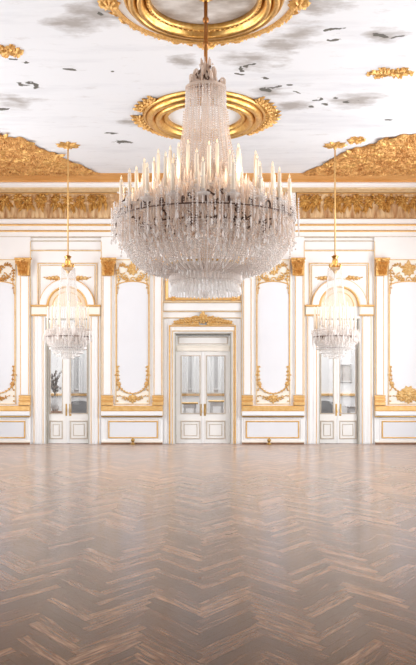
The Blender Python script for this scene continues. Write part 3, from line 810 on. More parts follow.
# gilt relief in the two ceiling corners
def corner(sx, label, edge, seed):
    P = CP(.003)
    pts = [cl(px, py) for px, py in edge]     # from the wall outwards, x grows in size
    def lim(u):
        u = abs(u)
        ap = [(abs(p[0]), p[1]) for p in pts]
        if u <= ap[0][0]: return 99
        for (a, ya), (b, yb) in zip(ap, ap[1:]):
            if a <= u <= b: return ya + (yb - ya) * (u - a) / max(1e-6, b - a)
        return ap[-1][1] - (u - ap[-1][0]) * .25
    y1 = 21.74
    def edge_y(u): return lim(u) + .35 * noise.noise((u * 2.2, seed, 0)) + .14 * noise.noise((u * 7, seed, 3))
    def hf(u, v):
        a = noise.noise((u * 2.2, v * 2.2, seed)); b = noise.noise((u * 4, v * 4, seed + 5))
        sw = abs(math.sin(11 * a + 4 * u + 9 * b)); s2 = abs(math.sin(24 * b + 7 * v + 3 * a))
        f = min(1, max(0, (v - edge_y(u)) / .15))
        return .008 + f * (.05 * sw + .035 * s2)
    x0, x1 = (-6.8, -2.5) if sx < 0 else (2.5, 6.8)
    t = thing('ceiling_relief', label, 'ceiling relief', ((x0 + x1) / 2, 20.2, CEIL - .003), 'gilt reliefs in the ceiling corners')
    g = MB(); grid_relief(g, P, x0, x1, 17.2, y1, 200, 190, hf, lambda u, v: v > edge_y(u)); g.build('relief_ground', 'relief', t)
    rr = random.Random(seed)
    for k in range(60):
        u = rr.uniform(x0 + .1, x1 - .1) ; v = rr.uniform(17.8, y1 - .25)
        if v < edge_y(u) + .12: continue
        q = MB(); PQ = CP(.045)
        if k % 3 == 0: rosette(q, PQ, u, v, rr.uniform(.1, .2), .08, 8)
        else:
            scroll(q, PQ, u, v, rr.uniform(.14, .26), rr.uniform(0, 6), 1.4, .03, rr.choice((-1, 1)))
            for z in range(3): leaf(q, PQ, u + rr.uniform(-.2, .2), v + rr.uniform(-.2, .1), rr.uniform(0, 6.28), .22, .12, .06)
        q.build('scroll_ornament', 'orn', t)
corner(-1, 'gilt scrollwork ceiling relief in the left corner above the frieze', [(110, 175.5), (94, 171), (80, 164), (66, 160), (55, 153), (38, 146), (24, 138), (10, 134), (0, 133), (-60, 131)], 3)
corner(1, 'gilt scrollwork ceiling relief in the right corner above the frieze', [(298, 175.5), (312, 168), (326, 161), (342, 153), (356, 147), (372, 145), (384, 138), (400, 135), (416, 133), (470, 131)], 12)

def sprig(px, py, label, wpx, seed):
    x, y = cl(px, py); c = MB(); P = CP(.002); L = wpx * y / F
    for sg in (-1, 1):
        spray(c, P, bez((x, y), (x + sg * L * .3, y + .12), (x + sg * L * .35, y - .1), (x + sg * L * .5, y + .04), 7), .2, .12, .03, .05, seed + sg)
        spray(c, P, bez((x + sg * .05, y), (x + sg * .15, y + .25), (x + sg * L * .25, y + .15), (x + sg * L * .3, y + .2), 5), .12, .07, .02, .05, seed + sg + 5)
        spray(c, P, bez((x + sg * .05, y), (x + sg * .15, y - .2), (x + sg * L * .2, y - .15), (x + sg * L * .3, y - .18), 5), .12, .07, .02, .05, seed + sg + 7)
    rosette(c, P, x, y, .16, .07, 8)
    o = c.build('ceiling_sprig', 'orn', None, (x, y, CEIL - .002)); tag(o, label, 'ceiling ornament', 'gilt sprigs on the ceiling')
sprig(8, 50, 'gilt leaf sprig on the ceiling at the left picture edge', 20, 3)
sprig(391, 72, 'gilt leaf sprig on the ceiling at the right picture edge', 38, 9)
sprig(356, 139.5, 'small gilt leaf sprig on the ceiling beside the right chandelier rod', 10, 15)

# ------------------------------------------------------------------ chandeliers
def copy_part(o, parent, rz, name=None):
    c = o.copy(); C.objects.link(c); c.parent = parent; c.rotation_euler = (0, 0, rz); ORG[c.name] = ORG[o.name]
    for ch in list(o.children):
        k = ch.copy(); C.objects.link(k); k.parent = c; ORG[k.name] = ORG[o.name]
    return c
def strand(mb, pts, r, step, end_drop=0.0):
    """a bead chain along a polyline in the plane x-z"""
    acc = 0.0; pts = [Vector(p) for p in pts]
    for a, b in zip(pts, pts[1:]):
        L = (b - a).length; s = acc
        while s < L:
            mb.bead(a + (b - a) * (s / L), r, r * 1.25); s += step
        acc = s - L
    if end_drop: mb.drop(pts[-1], r * 1.5, end_drop)

def big_chandelier():
    X, Y = 0.025, 11.87; S = Y / F
    def z(py): return HC + (HOR - py) * S
    t = thing('chandelier', 'huge crystal chandelier with tall ivory candles in the middle of the hall', 'chandelier', (X, Y, z(298)))
    V = lambda r, a, zz: (X + r * math.cos(a), Y + r * math.sin(a), zz)
    b = MB(); b.lathe([(.001, CEIL - .014), (.1, CEIL - .014), (.11, CEIL - .03), (.06, CEIL - .05), (.03, CEIL - .08)], X, Y, 20); lab(b.build('ceiling_rose', 'gold', t, smooth=True), 'gilt ceiling cap')
    b = MB(); b.tube([(X, Y, CEIL - .07), (X, Y, z(92))], .028, 10)
    for zz in (z(20), z(44)): b.lathe([(.028, zz - .04), (.045, zz - .02), (.045, zz + .02), (.028, zz + .04)], X, Y, 10)
    lab(b.build('rod', 'rod', t, smooth=True), 'brown gilt rod')
    b = MB(); b.lathe([(.03, z(92)), (.07, z(100)), (.05, z(112)), (.09, z(124)), (.05, z(140)), (.1, z(160)), (.06, z(178)), (.14, z(196)), (.1, z(206)), (.2, z(222)), (.26, z(232)), (.2, z(242)), (.08, z(262)), (.02, z(276))], X, Y, 14)
    b.build('stem', 'arm_glass', t, smooth=True)
    # crown of glass plumes
    for k in range(6):
        a = k * PI / 3 + .3; b = MB()
        pts = bez(V(.03, a, z(84)), V(.09, a, z(76)), V(.04, a, z(66)), V(.07, a, z(58.5)), 8); b.tube(pts, [.022 - .002 * i for i in range(8)], 5)
        for i in range(8): b.drop(pts[i], .012, .12); b.bead((pts[i][0] + rnd.uniform(-.06, .06), pts[i][1], pts[i][2] - .1), .018)
        lab(b.build('crown_plume', 'arm_glass', t), 'upright glass plume')
    for k in range(10):
        a = k * PI / 5; b = MB()
        pts = bez(V(.04, a, z(90 - 5 * (k % 2))), V(.14, a, z(93 - 5 * (k % 2))), V(.3 - .1 * (k % 2), a, z(88 - 10 * (k % 2))), V(.27 - .11 * (k % 2), a, z(80 - 9 * (k % 2))), 9) + bez(V(.27 - .11 * (k % 2), a, z(80 - 9 * (k % 2))), V(.25 - .11 * (k % 2), a, z(77 - 9 * (k % 2))), V(.2 - .1 * (k % 2), a, z(78 - 9 * (k % 2))), V(.21 - .1 * (k % 2), a, z(82 - 9 * (k % 2))), 5)[1:]
        b.tube(pts, .016, 5)
        for i in range(3, 11, 1): b.drop(pts[i], .014, .15)
        lab(b.build('crown_scroll', 'arm_glass', t), 'curled glass scroll')
    b = MB(); b.lathe([(.24, z(90)), (.29, z(90)), (.29, z(87.5)), (.24, z(87.5))], X, Y, 32, True); lab(b.build('crown_ring', 'arm_glass', t), 'glass ring')
    b = MB()
    for k in range(240):
        f = rnd.random() ** .7; a = rnd.uniform(0, 2 * PI); b.drop(V((.03 + .24 * f ** 1.3) * rnd.uniform(.6, 1), a, z(61 + 26 * f)), rnd.uniform(.01, .018), rnd.uniform(.07, .16))
    stuff(b.build('crown_drops', 'arm_glass', t))
    b = MB()
    for k in range(40):
        f = rnd.random(); a = rnd.uniform(0, 2 * PI); b.bead(V(.06 + .22 * f, a, z(66 + 24 * f + rnd.uniform(0, 8))), .02, .03)
    stuff(b.build('crown_bronze_beads', 'bronze', t))
    # tent of bead strands from crown to the candle tiers
    def tent(r0, r1, y0, y1, n=9):
        return [V(r0 + (r1 - r0) * (.25 * k / n + .75 * (k / n) ** 3), 0, z(y0) + (z(y1) - z(y0)) * k / n) for k in range(n + 1)]
    b = MB(); strand(b, tent(.28, .42, 88, 214), .0135, .03); s0 = b.build('crystal_strand', 'crystal', t)
    for k in range(1, 40): copy_part(s0, t, 2 * PI * k / 40)
    b = MB()
    for k in range(44):
        b2 = MB(); strand(b2, tent(.24 - .06 * (k % 2), .36 - .08 * (k % 2), 86, 205), .012, .032); a = 2 * PI * (k + .5) / 44
        for i in range(0, len(b2.v)):
            p = b2.v[i] - Vector((X, Y, 0)); b.v.append(Vector((X + p.x * math.cos(a) - p.y * math.sin(a), Y + p.x * math.sin(a) + p.y * math.cos(a), p.z)))
        o = len(b.v) - len(b2.v); b.f.extend(tuple(o + q for q in f) for f in b2.f)
    stuff(b.build('inner_bead_curtain', 'crystal', t))
    # candle tiers: radius, number, cup row, candle top row
    for ti, (r, n, yb, yt, off) in enumerate(((1.2, 19, 212, 184, .05), (.98, 14, 204, 172, .1), (.74, 11, 197, 160, .2), (.52, 8, 190, 153, .3))):
        zc, ztp = z(yb), z(yt); zh = z(232)
        a = MB()
        pts = bez(V(.22, 0, zh), V(r * .45, 0, zh - .28), V(r * 1.02, 0, zh - .2), V(r, 0, zc - .04), 12)
        a.tube(pts, [.02] * 12, 6)
        pts2 = bez(V(.22, 0, zh + .05), V(r * .4, 0, zh + .3), V(r * .7, 0, zh + .1), V(r * .82, 0, zh - .05), 8); a.tube(pts2, .013, 5)
        arm = a.build('arm', 'arm_glass', t)
        p = MB(); p.lathe([(.012, zc - .07), (.05, zc - .05), (.09, zc - .02), (.1, zc), (.04, zc - .008), (.03, zc + .05), (.0, zc + .05)], X + r, Y, 10); p.build('drip_pan', 'crystal', arm, smooth=True)
        d = MB()
        for k in range(8):
            w = 2 * PI * k / 8; d.bead((X + r + .09 * math.cos(w), Y + .09 * math.sin(w), zc - .03), .012)
            d.drop((X + r + .09 * math.cos(w), Y + .09 * math.sin(w), zc - .04), .012, .12 + .04 * (k % 3))
        for k in range(9): d.drop(pts[3 + k], .012, .12 + .05 * (k % 2))
        for k in range(1, 8): d.drop(pts2[k], .012, .11 + .04 * (k % 2))
        stuff(d.build('pendant_fringe', 'crystal', arm))
        cd = MB(); cd.lathe([(.001, zc + .03), (.027, zc + .03), (.025, ztp - .02), (.016, ztp), (.001, ztp)], X + r, Y, 8); can = cd.build('candle', 'candle', t, smooth=True)
        fl = MB(); fl.lathe([(.001, ztp), (.012, ztp + .012), (.013, ztp + .028), (.006, ztp + .05), (.001, ztp + .065)], X + r, Y, 8); lab(fl.build('bulb', 'bulb', can, smooth=True), 'flame shaped bulb')
        for k in range(n):
            an = 2 * PI * k / n + off
            if k == 0:
                arm.rotation_euler.z = an; can.rotation_euler.z = an
            else: copy_part(arm, t, an); copy_part(can, t, an)
    # bronze hoops with the dark brackets
    b = MB()
    for r, y0, th in ((1.26, 222, .008), (.98, 231, .008), (.62, 230, .014)):
        b.lathe([(r - th, z(y0) - th), (r + th, z(y0) - th), (r + th, z(y0) + th), (r - th, z(y0) + th)], X, Y, 64, True)
    for k in range(48):
        a = 2 * PI * k / 48; b.box(*[q for c0, hw in zip(V(.98, a, z(231)), (.022, .022, .03)) for q in (c0 - hw, c0 + hw)])
    for k in range(26):
        a = 2 * PI * (k + .5) / 26; b.tube(bez(V(1.26, a, z(222)), V(1.3, a, z(215)), V(1.18, a, z(212)), V(1.2, a, z(219)), 6), .014, 5)
    lab(b.build('hoop', 'bronze', t), 'dark bronze hoops')
    # skirt hanging at the outer hoop
    b = MB()
    for k in range(170):
        a = 2 * PI * k / 170; rr = 1.27 + rnd.uniform(-.1, .08); z0 = z(212 + rnd.uniform(-8, 10)); L = rnd.uniform(.28, .5)
        q = z0
        while q > z0 - L + .09: b.bead(V(rr, a, q), .013, .017); q -= .033
        b.drop(V(rr, a, q), .014, .09)
    for k in range(420):
        a = rnd.uniform(0, 2 * PI); rr = rnd.uniform(.45, 1.28); b.drop(V(rr, a, z(rnd.uniform(198, 236))), rnd.uniform(.01, .016), rnd.uniform(.08, .16))
    stuff(b.build('drop_skirt', 'crystal', t))
    # glass spires and leaves rising between the candles, denser toward the centre
    b = MB()
    for k in range(1150):
        a = rnd.uniform(0, 2 * PI); rr = rnd.uniform(.3, 1.26); top = 148 + 48 * (rr / 1.2) ** 1.0 + rnd.uniform(0, 26)
        L = rnd.uniform(.18, .42); p = V(rr, a, z(top))
        b.drop((p[0], p[1], p[2]), rnd.uniform(.012, .022), L)
        q = p[2] - L
        for i in range(rnd.randint(2, 6)): b.bead((p[0] + rnd.uniform(-.03, .03), p[1] + rnd.uniform(-.03, .03), q - .03 * i), .014, .018)
    stuff(b.build('glass_spires', 'arm_glass', t))
    b = MB()
    for k in range(60):
        a = 2 * PI * k / 60; ra, rb = (.3, .98) if k % 2 else (.31, .74); ya, yb_ = (112 + 14 * (k % 3), 205 if k % 2 else 198)
        pts = bez(V(ra, a, z(ya)), V(ra + .04, a, z(ya + 45)), V(rb * .6, a, z(yb_ - 6)), V(rb, a, z(yb_)), 12)
        for p, q in zip(pts, pts[1:]):
            p = Vector(p); q = Vector(q); m = max(1, int((q - p).length / .034))
            for i in range(m): b.bead(p + (q - p) * (i / m), .0135, .017)
    stuff(b.build('swag_beads', 'arm_glass', t))
    b = MB()
    for k in range(900):
        a = rnd.uniform(0, 2 * PI); rr = rnd.uniform(.4, 1.38) ** .8; p = V(rr, a, z(rnd.uniform(192, 254))); b.bead(p, rnd.uniform(.012, .024))
    stuff(b.build('loose_beads', 'crystal', t))
    b = MB()
    for k in range(170):
        a = rnd.uniform(0, 2 * PI); rr = rnd.uniform(.5, 1.3); p = V(rr, a, z(rnd.uniform(207, 238)))
        b.tube(bez(p, (p[0] + rnd.uniform(-.06, .06), p[1], p[2] + .04), (p[0] + rnd.uniform(-.08, .08), p[1], p[2] + .02), (p[0] + rnd.uniform(-.1, .1), p[1], p[2] - .05), 5), rnd.uniform(.008, .017), 5)
    stuff(b.build('dark_shade_bits', 'bronze', t))  # dark curls added for the brown shadow spots among the crystals
    # basket of strands drawn in under the arms
    def bowl(r0, r1, y0, y1, n=12):
        return [V(r1 + (r0 - r1) * math.cos(PI / 2 * k / n) ** .8, 0, z(y0) + (z(y1) - z(y0)) * math.sin(PI / 2 * k / n) ** 1.2) for k in range(n + 1)]
    b = MB(); strand(b, bowl(1.2, .5, 236, 275), .0165, .036, .12); s1 = b.build('crystal_strand', 'crystal', t)
    for k in range(60):
        if k == 0: s1.rotation_euler.z = .02
        else: copy_part(s1, t, 2 * PI * k / 60 + .02)
    b = MB()
    for k in range(160):
        a = 2 * PI * (k + .5) / 160; rr = 1.02 + .16 * (k % 2); pts = bowl(rr, .46 - .06 * (k % 2), 233 + 3 * (k % 2), 271 + 3 * (k % 2))
        b2 = MB(); strand(b2, pts, .0155, .04)
        o = len(b.v)
        for v in b2.v:
            p = v - Vector((X, Y, 0)); b.v.append(Vector((X + p.x * math.cos(a) - p.y * math.sin(a), Y + p.x * math.sin(a) + p.y * math.cos(a), p.z)))
        b.f.extend(tuple(o + q for q in f) for f in b2.f)
    stuff(b.build('basket_beads', 'crystal', t))
    b = MB()
    for k in range(420):
        a = rnd.uniform(0, 2 * PI); pts = bowl(1.2, .5, 234, 275); p = pts[min(12, int(rnd.random() ** .8 * 12))]; r_ = p[0] - X + rnd.uniform(-.05, .03)
        b.drop(V(r_, a, p[2] + rnd.uniform(0, .07)), rnd.uniform(.01, .015), rnd.uniform(.05, .1))
    stuff(b.build('basket_drops', 'crystal_pale', t))
    # bottom curtain
    b = MB(); b.lathe([(.5, z(266)), (.53, z(266)), (.53, z(264)), (.5, z(264))], X, Y, 40, True); lab(b.build('lower_ring', 'brass', t), 'thin ring above the lowest fringe')
    b = MB(); strand(b, [V(.51, 0, z(266)), V(.49, 0, z(286))], .014, .032, .14); p0 = b.build('crystal_prism', 'crystal_pale', t)
    for k in range(1, 54): copy_part(p0, t, 2 * PI * k / 54)
    b = MB()
    for r_, n_, yl in ((.4, 40, 290), (.28, 28, 294), (.14, 12, 297)):
        for k in range(n_):
            a = 2 * PI * k / n_; q = z(264)
            while q > z(yl - 9): b.bead(V(r_, a, q), .014, .019); q -= .036
            b.drop(V(r_, a, q), .018, .13)
    stuff(b.build('inner_fringe', 'crystal_pale', t))
    b = MB(); b.lathe([(.001, z(298)), (.04, z(296.5)), (.055, z(294)), (.04, z(291.5)), (.01, z(289)), (.01, z(270))], X, Y, 12); lab(b.build('finial', 'crystal', t, smooth=True), 'crystal ball finial')
    return X, Y, z
bigX, bigY, bigz = big_chandelier()

def small_chandelier(px, label):
    Y = 19.2; S = Y / F; X = (px - CX) * S
    def z(py): return HC + (HOR - py) * S
    V = lambda r, a, zz: (X + r * math.cos(a), Y + r * math.sin(a), zz)
    t = thing('chandelier', label, 'chandelier', (X, Y, z(358)), 'pair of small crystal chandeliers before the side doors')
    b = MB(); b.lathe([(.001, CEIL - .002), (.1, CEIL - .002), (.11, CEIL - .03), (.05, CEIL - .07), (.015, CEIL - .12)], X, Y, 16)
    P = CP(.004)
    for k in range(9): leaf(b, P, X, Y, k * 2 * PI / 9, .3, .14, .05)
    lab(b.build('ceiling_rose', 'orn', t), 'gilt leafy ceiling rose')
    b = MB(); b.tube([(X, Y, CEIL - .1), (X, Y, z(256))], .017, 8); lab(b.build('rod', 'goldline', t, smooth=True), 'thin gold rod')
    b = MB(); b.lathe([(.02, z(255)), (.085, z(256.5)), (.05, z(259)), (.07, z(261)), (.055, z(265)), (.1, z(267)), (.12, z(269)), (.05, z(271)), (.02, z(274))], X, Y, 14)
    for k in range(8):
        a = k * PI / 4; b.tube(bez(V(.05, a, z(268)), V(.14, a, z(269)), V(.15, a, z(265)), V(.12, a, z(264)), 5), .014, 5)
    lab(b.build('crown', 'gold', t), 'gilt crown')
    b = MB(); b.lathe([(.02, z(272)), (.04, z(290)), (.02, z(305)), (.05, z(325)), (.07, z(336)), (.02, z(350))], X, Y, 10); b.build('stem', 'crystal_pale', t, smooth=True)
    b = MB(); strand(b, [V(.16 + .07 * (k / 8) + .12 * (k / 8) ** 3, 0, z(268.5 + k * 7)) for k in range(9)], .011, .027); s0 = b.build('crystal_strand', 'crystal_pale', t)
    for k in range(1, 34): copy_part(s0, t, 2 * PI * k / 34)
    zc, ztp = z(330), z(309)
    for r, n, dz, off in ((.47, 14, 0, 0), (.3, 8, .1, .2)):
        a = MB(); pts = bez(V(.06, 0, z(337)), V(r * .5, 0, z(344)), V(r, 0, z(340)), V(r, 0, zc + dz - .02), 9); a.tube(pts, .012, 5)
        arm = a.build('arm', 'crystal_pale', t)
        d = MB(); d.lathe([(.01, zc + dz - .03), (.05, zc + dz), (.015, zc + dz + .005), (.015, zc + dz + .03)], X + r, Y, 8)
        for k in range(6):
            w = 2 * PI * k / 6; d.drop((X + r + .05 * math.cos(w), Y + .05 * math.sin(w), zc + dz - .01), .012, .13)
        for k in range(2, 8): d.drop(pts[k], .012, .12)
        stuff(d.build('pendant_fringe', 'crystal', arm))
        cd = MB(); cd.lathe([(.001, zc + dz + .02), (.016, zc + dz + .02), (.014, ztp + dz), (.001, ztp + dz + .01)], X + r, Y, 7); can = cd.build('candle', 'candle', t, smooth=True)
        fl = MB(); fl.lathe([(.001, ztp + dz + .01), (.011, ztp + dz + .025), (.005, ztp + dz + .05), (.001, ztp + dz + .06)], X + r, Y, 7); lab(fl.build('bulb', 'bulb', can, smooth=True), 'flame shaped bulb')
        for k in range(n):
            an = 2 * PI * k / n + off
            if k == 0: arm.rotation_euler.z = an; can.rotation_euler.z = an
            else: copy_part(arm, t, an); copy_part(can, t, an)
    b = MB()
    for r, y0 in ((.5, 337), (.36, 348)): b.lathe([(r - .01, z(y0) - .01), (r + .01, z(y0) - .01), (r + .01, z(y0) + .01), (r - .01, z(y0) + .01)], X, Y, 40, True)
    for k in range(24):
        a = 2 * PI * k / 24; b.box(*[q for c0 in V(.36, a, z(337)) for q in (c0 - .014, c0 + .014)])
    lab(b.build('hoop', 'bronze', t), 'dark bronze hoops')
    b = MB()
    for k in range(90):
        a = 2 * PI * k / 90; rr = .52 + rnd.uniform(-.05, .05); b.drop(V(rr, a, z(330 + rnd.uniform(-2, 6))), .014, rnd.uniform(.16, .3))
    for k in range(120):
        b.drop(V(rnd.uniform(.15, .5), rnd.uniform(0, 6.28), z(rnd.uniform(326, 342))), .014, rnd.uniform(.1, .2))
    stuff(b.build('drop_skirt', 'crystal', t))
    b = MB()
    for r_, n_, y0, y1 in ((.48, 60, 338, 348), (.4, 50, 342, 352), (.32, 40, 345, 355), (.2, 24, 347, 357)):
        for k in range(n_):
            a = 2 * PI * k / n_; q = z(y0)
            while q > z(y1 - 2): b.bead(V(r_ - .06 * (z(y0) - q) / (z(y0) - z(y1)), a, q), .012, .016); q -= .034
            b.drop(V(r_ - .06, a, q), .014, .07)
    stuff(b.build('basket_beads', 'crystal_pale', t))
    return t, X, Y, z
sL, sLX, sY, sz = small_chandelier(68, 'small crystal chandelier hanging before the left arched door')
sR = sL.copy(); C.objects.link(sR); sRX = (335.0 - CX) * 19.2 / F; sR.location.x = sRX
sR['label'] = 'small crystal chandelier hanging before the right arched door'
for ch in list(sL.children):
    c = ch.copy(); C.objects.link(c); c.parent = sR
    for g in ch.children:
        k = g.copy(); C.objects.link(k); k.parent = c

# ------------------------------------------------------------------ the rooms beyond the glass doors
def at(px, y): return (px - CX) * y / F
def atz(py, y): return HC + (HOR - py) * y / F
yb = YB - .02
# gold dado rail and white wainscot on the far wall
mb = MB(); mb.box(-HW, HW, YB - .05, YB - .002, atz(396, YB), atz(393.5, YB), .01); struct(mb.build('trim_16', 'goldline'))
mb = MB(); mb.box(-HW, HW, YB - .03, YB - .002, 0.002, .2, .01); struct(mb.build('baseboard_beyond', 'white'))
def far_window(px0, px1, label):
    x0, x1 = at(px0, YB), at(px1, YB); z0, z1 = 1.45, 4.2
    t = thing('curtained_window', label, 'window', ((x0 + x1) / 2, YB - .01, z0), 'curtained windows of the rooms beyond')
    f = MB(); 
    def P(u, v, h): return (u, YB - .006 - h, v)
    sweep(f, P, rect(x0, x1, z0, z1), mould(.08, .06)); f.box((x0 + x1) / 2 - .02, (x0 + x1) / 2 + .02, YB - .05, YB - .008, z0, z1); f.box(x0, x1, YB - .05, YB - .008, 3.0, 3.05); f.build('frame', 'greywhite', t)
    for a, b in ((x0 - .12, x0 + (x1 - x0) * .3), (x1 - (x1 - x0) * .3, x1 + .12)):
        c = MB(); n = 24; bb = len(c.v)
        for i in range(n + 1):
            u = a + (b - a) * i / n; yy = YB - .13 - .035 * math.sin(i * 1.3)
            c.v.extend([Vector((u, yy, z0 - .1)), Vector((u, yy, z1 + .15))])
        for i in range(n): c.f.append((bb + 2 * i, bb + 2 * i + 2, bb + 2 * i + 3, bb + 2 * i + 1))
        o = c.build('curtain', 'curtain', t); md = o.modifiers.new('thick', 'SOLIDIFY'); md.thickness = .006
    r = MB(); r.tube([(x0 - .14, YB - .13, z1 + .17), (x1 + .14, YB - .13, z1 + .17)], .015, 8); r.build('curtain_rod', 'brass', t)
far_window(70, 84, 'tall white curtained window seen through the left arched door')
far_window(184.5, 196, 'tall curtained window seen through the left pane of the central door')
far_window(210, 222, 'tall curtained window seen through the right pane of the central door')
def console(px0, px1, y, ztop, label, gilt=True):
    x0, x1 = at(px0, y), at(px1, y)
    t = thing('console_table', label, 'console table', ((x0 + x1) / 2, y, 0))
    b = MB(); b.box(x0, x1, y - .2, y + .2, ztop - .05, ztop, .012); b.build('table_top', 'brass' if gilt else 'greywhite', t)
    b = MB(); b.box(x0 + .05, x1 - .05, y - .16, y + .16, ztop - .18, ztop - .051); b.build('apron', 'greywhite', t)
    for sx in (x0 + .09, x1 - .09):
        for sy in (y - .12, y + .12):
            b = MB(); b.lathe([(.03, ztop - .181), (.045, ztop - .3), (.025, .3), (.03, .1), (.02, 0.001)], sx, sy, 10); b.build('leg', 'greywhite', t, smooth=True)
    b = MB(); b.box(x0 + .06, x1 - .06, y - .14, y + .14, .22, .27); b.build('shelf', 'greywhite', t)
def chair(px, y, label):
    x = at(px, y)
    t = thing('armchair', label, 'armchair', (x, y, 0))
    b = MB(); b.box(x - .33, x + .33, y - .3, y + .3, .28, .48, .04); b.build('seat', 'grey_fab', t)
    b = MB(); n = 10
    pts = []
    for i in range(n + 1):
        w = PI * i / n; pts.append((x - .34 * math.cos(w), .98 + .14 * math.sin(w)))
    pl = [(x - .34, .49)] + pts + [(x + .34, .49)]
    k = len(pl)
    b.v.extend(Vector((p[0], y + .2, p[1])) for p in pl); b.v.extend(Vector((p[0], y + .32, p[1])) for p in pl)
    b.f.append(tuple(range(k))); b.f.append(tuple(range(k, 2 * k))[::-1])
    for i in range(k): b.f.append((i, (i + 1) % k, k + (i + 1) % k, k + i))
    b.build('backrest', 'grey_fab', t)
    for sx in (-.3, .3):
        b = MB(); b.tube([(x + sx, y - .26, .5), (x + sx, y - .22, .68), (x + sx, y + .19, .7)], .03, 8); b.build('armrest', 'wood_dark', t)
        for sy in (-.24, .24):
            b = MB(); b.tube([(x + sx * .93, y + sy, .279), (x + sx, y + sy, .001)], [.03, .018], 8); b.build('leg', 'wood_dark', t)
console(182, 198, YB - 1.0, 1.06, 'gilt topped console table behind the left pane of the central door')
console(208.5, 225, YB - 1.0, 1.12, 'gilt topped console table behind the right pane of the central door')
chair(78, YB - 1.6, 'grey upholstered armchair behind the right leaf of the left door')
chair(325, YB - 1.6, 'grey upholstered armchair behind the left leaf of the right door')
console(346, 361, YB - .8, .95, 'pale stone console table behind the right leaf of the right door', False)
# stool with a dry plant on it, behind the left leaf of the left door
x, y = at(55, YB - 1.4), YB - 1.4
t = thing('stool', 'brown wooden pedestal behind the left leaf of the left door', 'stool', (x, y, 0))
b = MB(); b.box(x - .22, x + .22, y - .22, y + .22, .72, .8, .015); b.build('top', 'wood_dark', t)
b = MB(); b.box(x - .17, x + .17, y - .17, y + .17, .1, .719); b.build('body', 'wood_dark', t)
b = MB(); b.box(x - .21, x + .21, y - .21, y + .21, .001, .099); b.build('plinth', 'wood_dark', t)
t = thing('dried_plant', 'dark dried plant in a pale vase behind the left door glass', 'plant', (x, y, .801))
b = MB(); b.lathe([(.001, .801), (.08, .801), (.12, .9), (.13, 1.0), (.07, 1.15), (.05, 1.22), (.06, 1.25)], x, y, 16); b.build('vase', 'greywhite', t, smooth=True)
b = MB(); rr = random.Random(9)
for k in range(26):
    a = rr.uniform(0, 6.28); w = rr.uniform(.08, .34); h = rr.uniform(.25, .85)
    p = bez((x, y, 1.22), (x, y, 1.4), (x + w * .6 * math.cos(a), y + w * .6 * math.sin(a), 1.25 + h), (x + w * math.cos(a), y + w * math.sin(a), 1.22 + h), 6)
    b.tube(p, .006, 4)
    for q in p[2:]: b.bead(q, .035, .05)
b.build('foliage', 'leaf_dry', t)
x0, x1 = at(341, YB), at(351, YB)
t = thing('framed_picture', 'small grey framed picture seen through the right door', 'picture', ((x0 + x1) / 2, YB - .004, 1.7))
b = MB(); sweep(b, lambda u, v, h: (u, YB - .004 - h, v), rect(x0, x1, 1.7, 2.25), mould(.05, .04)); b.build('frame', 'greywhite', t)
b = MB(); b.box(x0 + .02, x1 - .02, YB - .015, YB - .004, 1.72, 2.23); b.build('canvas', 'paint', t)

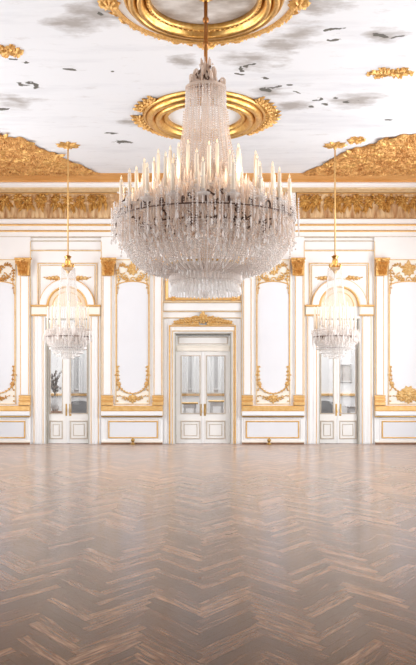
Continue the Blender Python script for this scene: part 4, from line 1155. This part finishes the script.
# ------------------------------------------------------------------ light
def area(name, loc, rot, sx, sy, e, col=(1, 1, 1)):
    l = bpy.data.lights.new(name, 'AREA'); l.shape = 'RECTANGLE'; l.size = sx; l.size_y = sy; l.energy = e; l.color = col
    o = bpy.data.objects.new(name, l); C.objects.link(o); o.location = loc; o.rotation_euler = rot; return o
for yw, e in ((0.0, .15), (4.6, .35), (9.2, 1.0), (13.8, 1.25), (18.4, 1.4)):
    area('window_daylight', (-HW + .02, yw, 3.05), (0, -PI / 2, 0), 5.0, 1.9, 450 * e, (.985, .99, 1))
    area('window_daylight', (HW - .02, yw, 3.05), (0, PI / 2, 0), 5.0, 1.9, 620 * e, (.985, .99, 1))
for xw in (-4.2, 0, 4.2):
    area('window_daylight', (xw, YF + .02, 3.05), (PI / 2, 0, 0), 2.1, 5.0, 90, (.985, .99, 1))
for xw in (-4.5, 0, 4.5):
    area('far_room_fill', (xw, D + 1.9, CEIL - .3), (0, 0, 0), 2.5, 2.5, 340)  # unseen ceiling fill added to brighten the rooms behind the glass
def lamp(name, loc, e, r, col=(1, .86, .68)):
    l = bpy.data.lights.new(name, 'POINT'); l.energy = e; l.shadow_soft_size = r; l.color = col
    o = bpy.data.objects.new(name, l); C.objects.link(o); o.location = loc
for X in (sLX, sRX):
    for k in range(4): lamp('candle_and_fill_light', (X + .4 * math.cos(k * PI / 2 + .4), sY + .4 * math.sin(k * PI / 2 + .4), sz(306)), .9, .08)
for k in range(6): lamp('candle_and_fill_light', (bigX + .86 * math.cos(k * PI / 3), bigY + .86 * math.sin(k * PI / 3), bigz(185)), 15, .14)
for k in range(4): lamp('candle_and_fill_light', (bigX + .45 * math.cos(k * PI / 2), bigY + .45 * math.sin(k * PI / 2), bigz(240)), 3, .1, (1, .93, .86))  # unseen fill lamps added inside the bowl to brighten the crystal
w = bpy.data.worlds.new('daylight'); sc.world = w; w.use_nodes = True
w.node_tree.nodes['Background'].inputs[0].default_value = (.96, .98, 1, 1); w.node_tree.nodes['Background'].inputs[1].default_value = 1.0

# ------------------------------------------------------------------ camera
cam = bpy.data.cameras.new('camera'); co = bpy.data.objects.new('camera', cam); C.objects.link(co)
cam.sensor_width = 36; cam.sensor_fit = 'AUTO'; cam.lens = 36 * F / 665
cam.shift_x = (208 - CX) / 665; cam.shift_y = (HOR - 332.5) / 665
cam.clip_end = 200
co.location = (0, 0, HC); co.rotation_euler = (PI / 2, 0, 0); sc.camera = co
sc.view_settings.view_transform = 'Standard'; sc.view_settings.look = 'None'; sc.view_settings.gamma = 1; sc.view_settings.use_curve_mapping = False
sc.view_settings.exposure = -1.36
sc.cycles.max_bounces = 10; sc.cycles.transparent_max_bounces = 32; sc.cycles.diffuse_bounces = 6
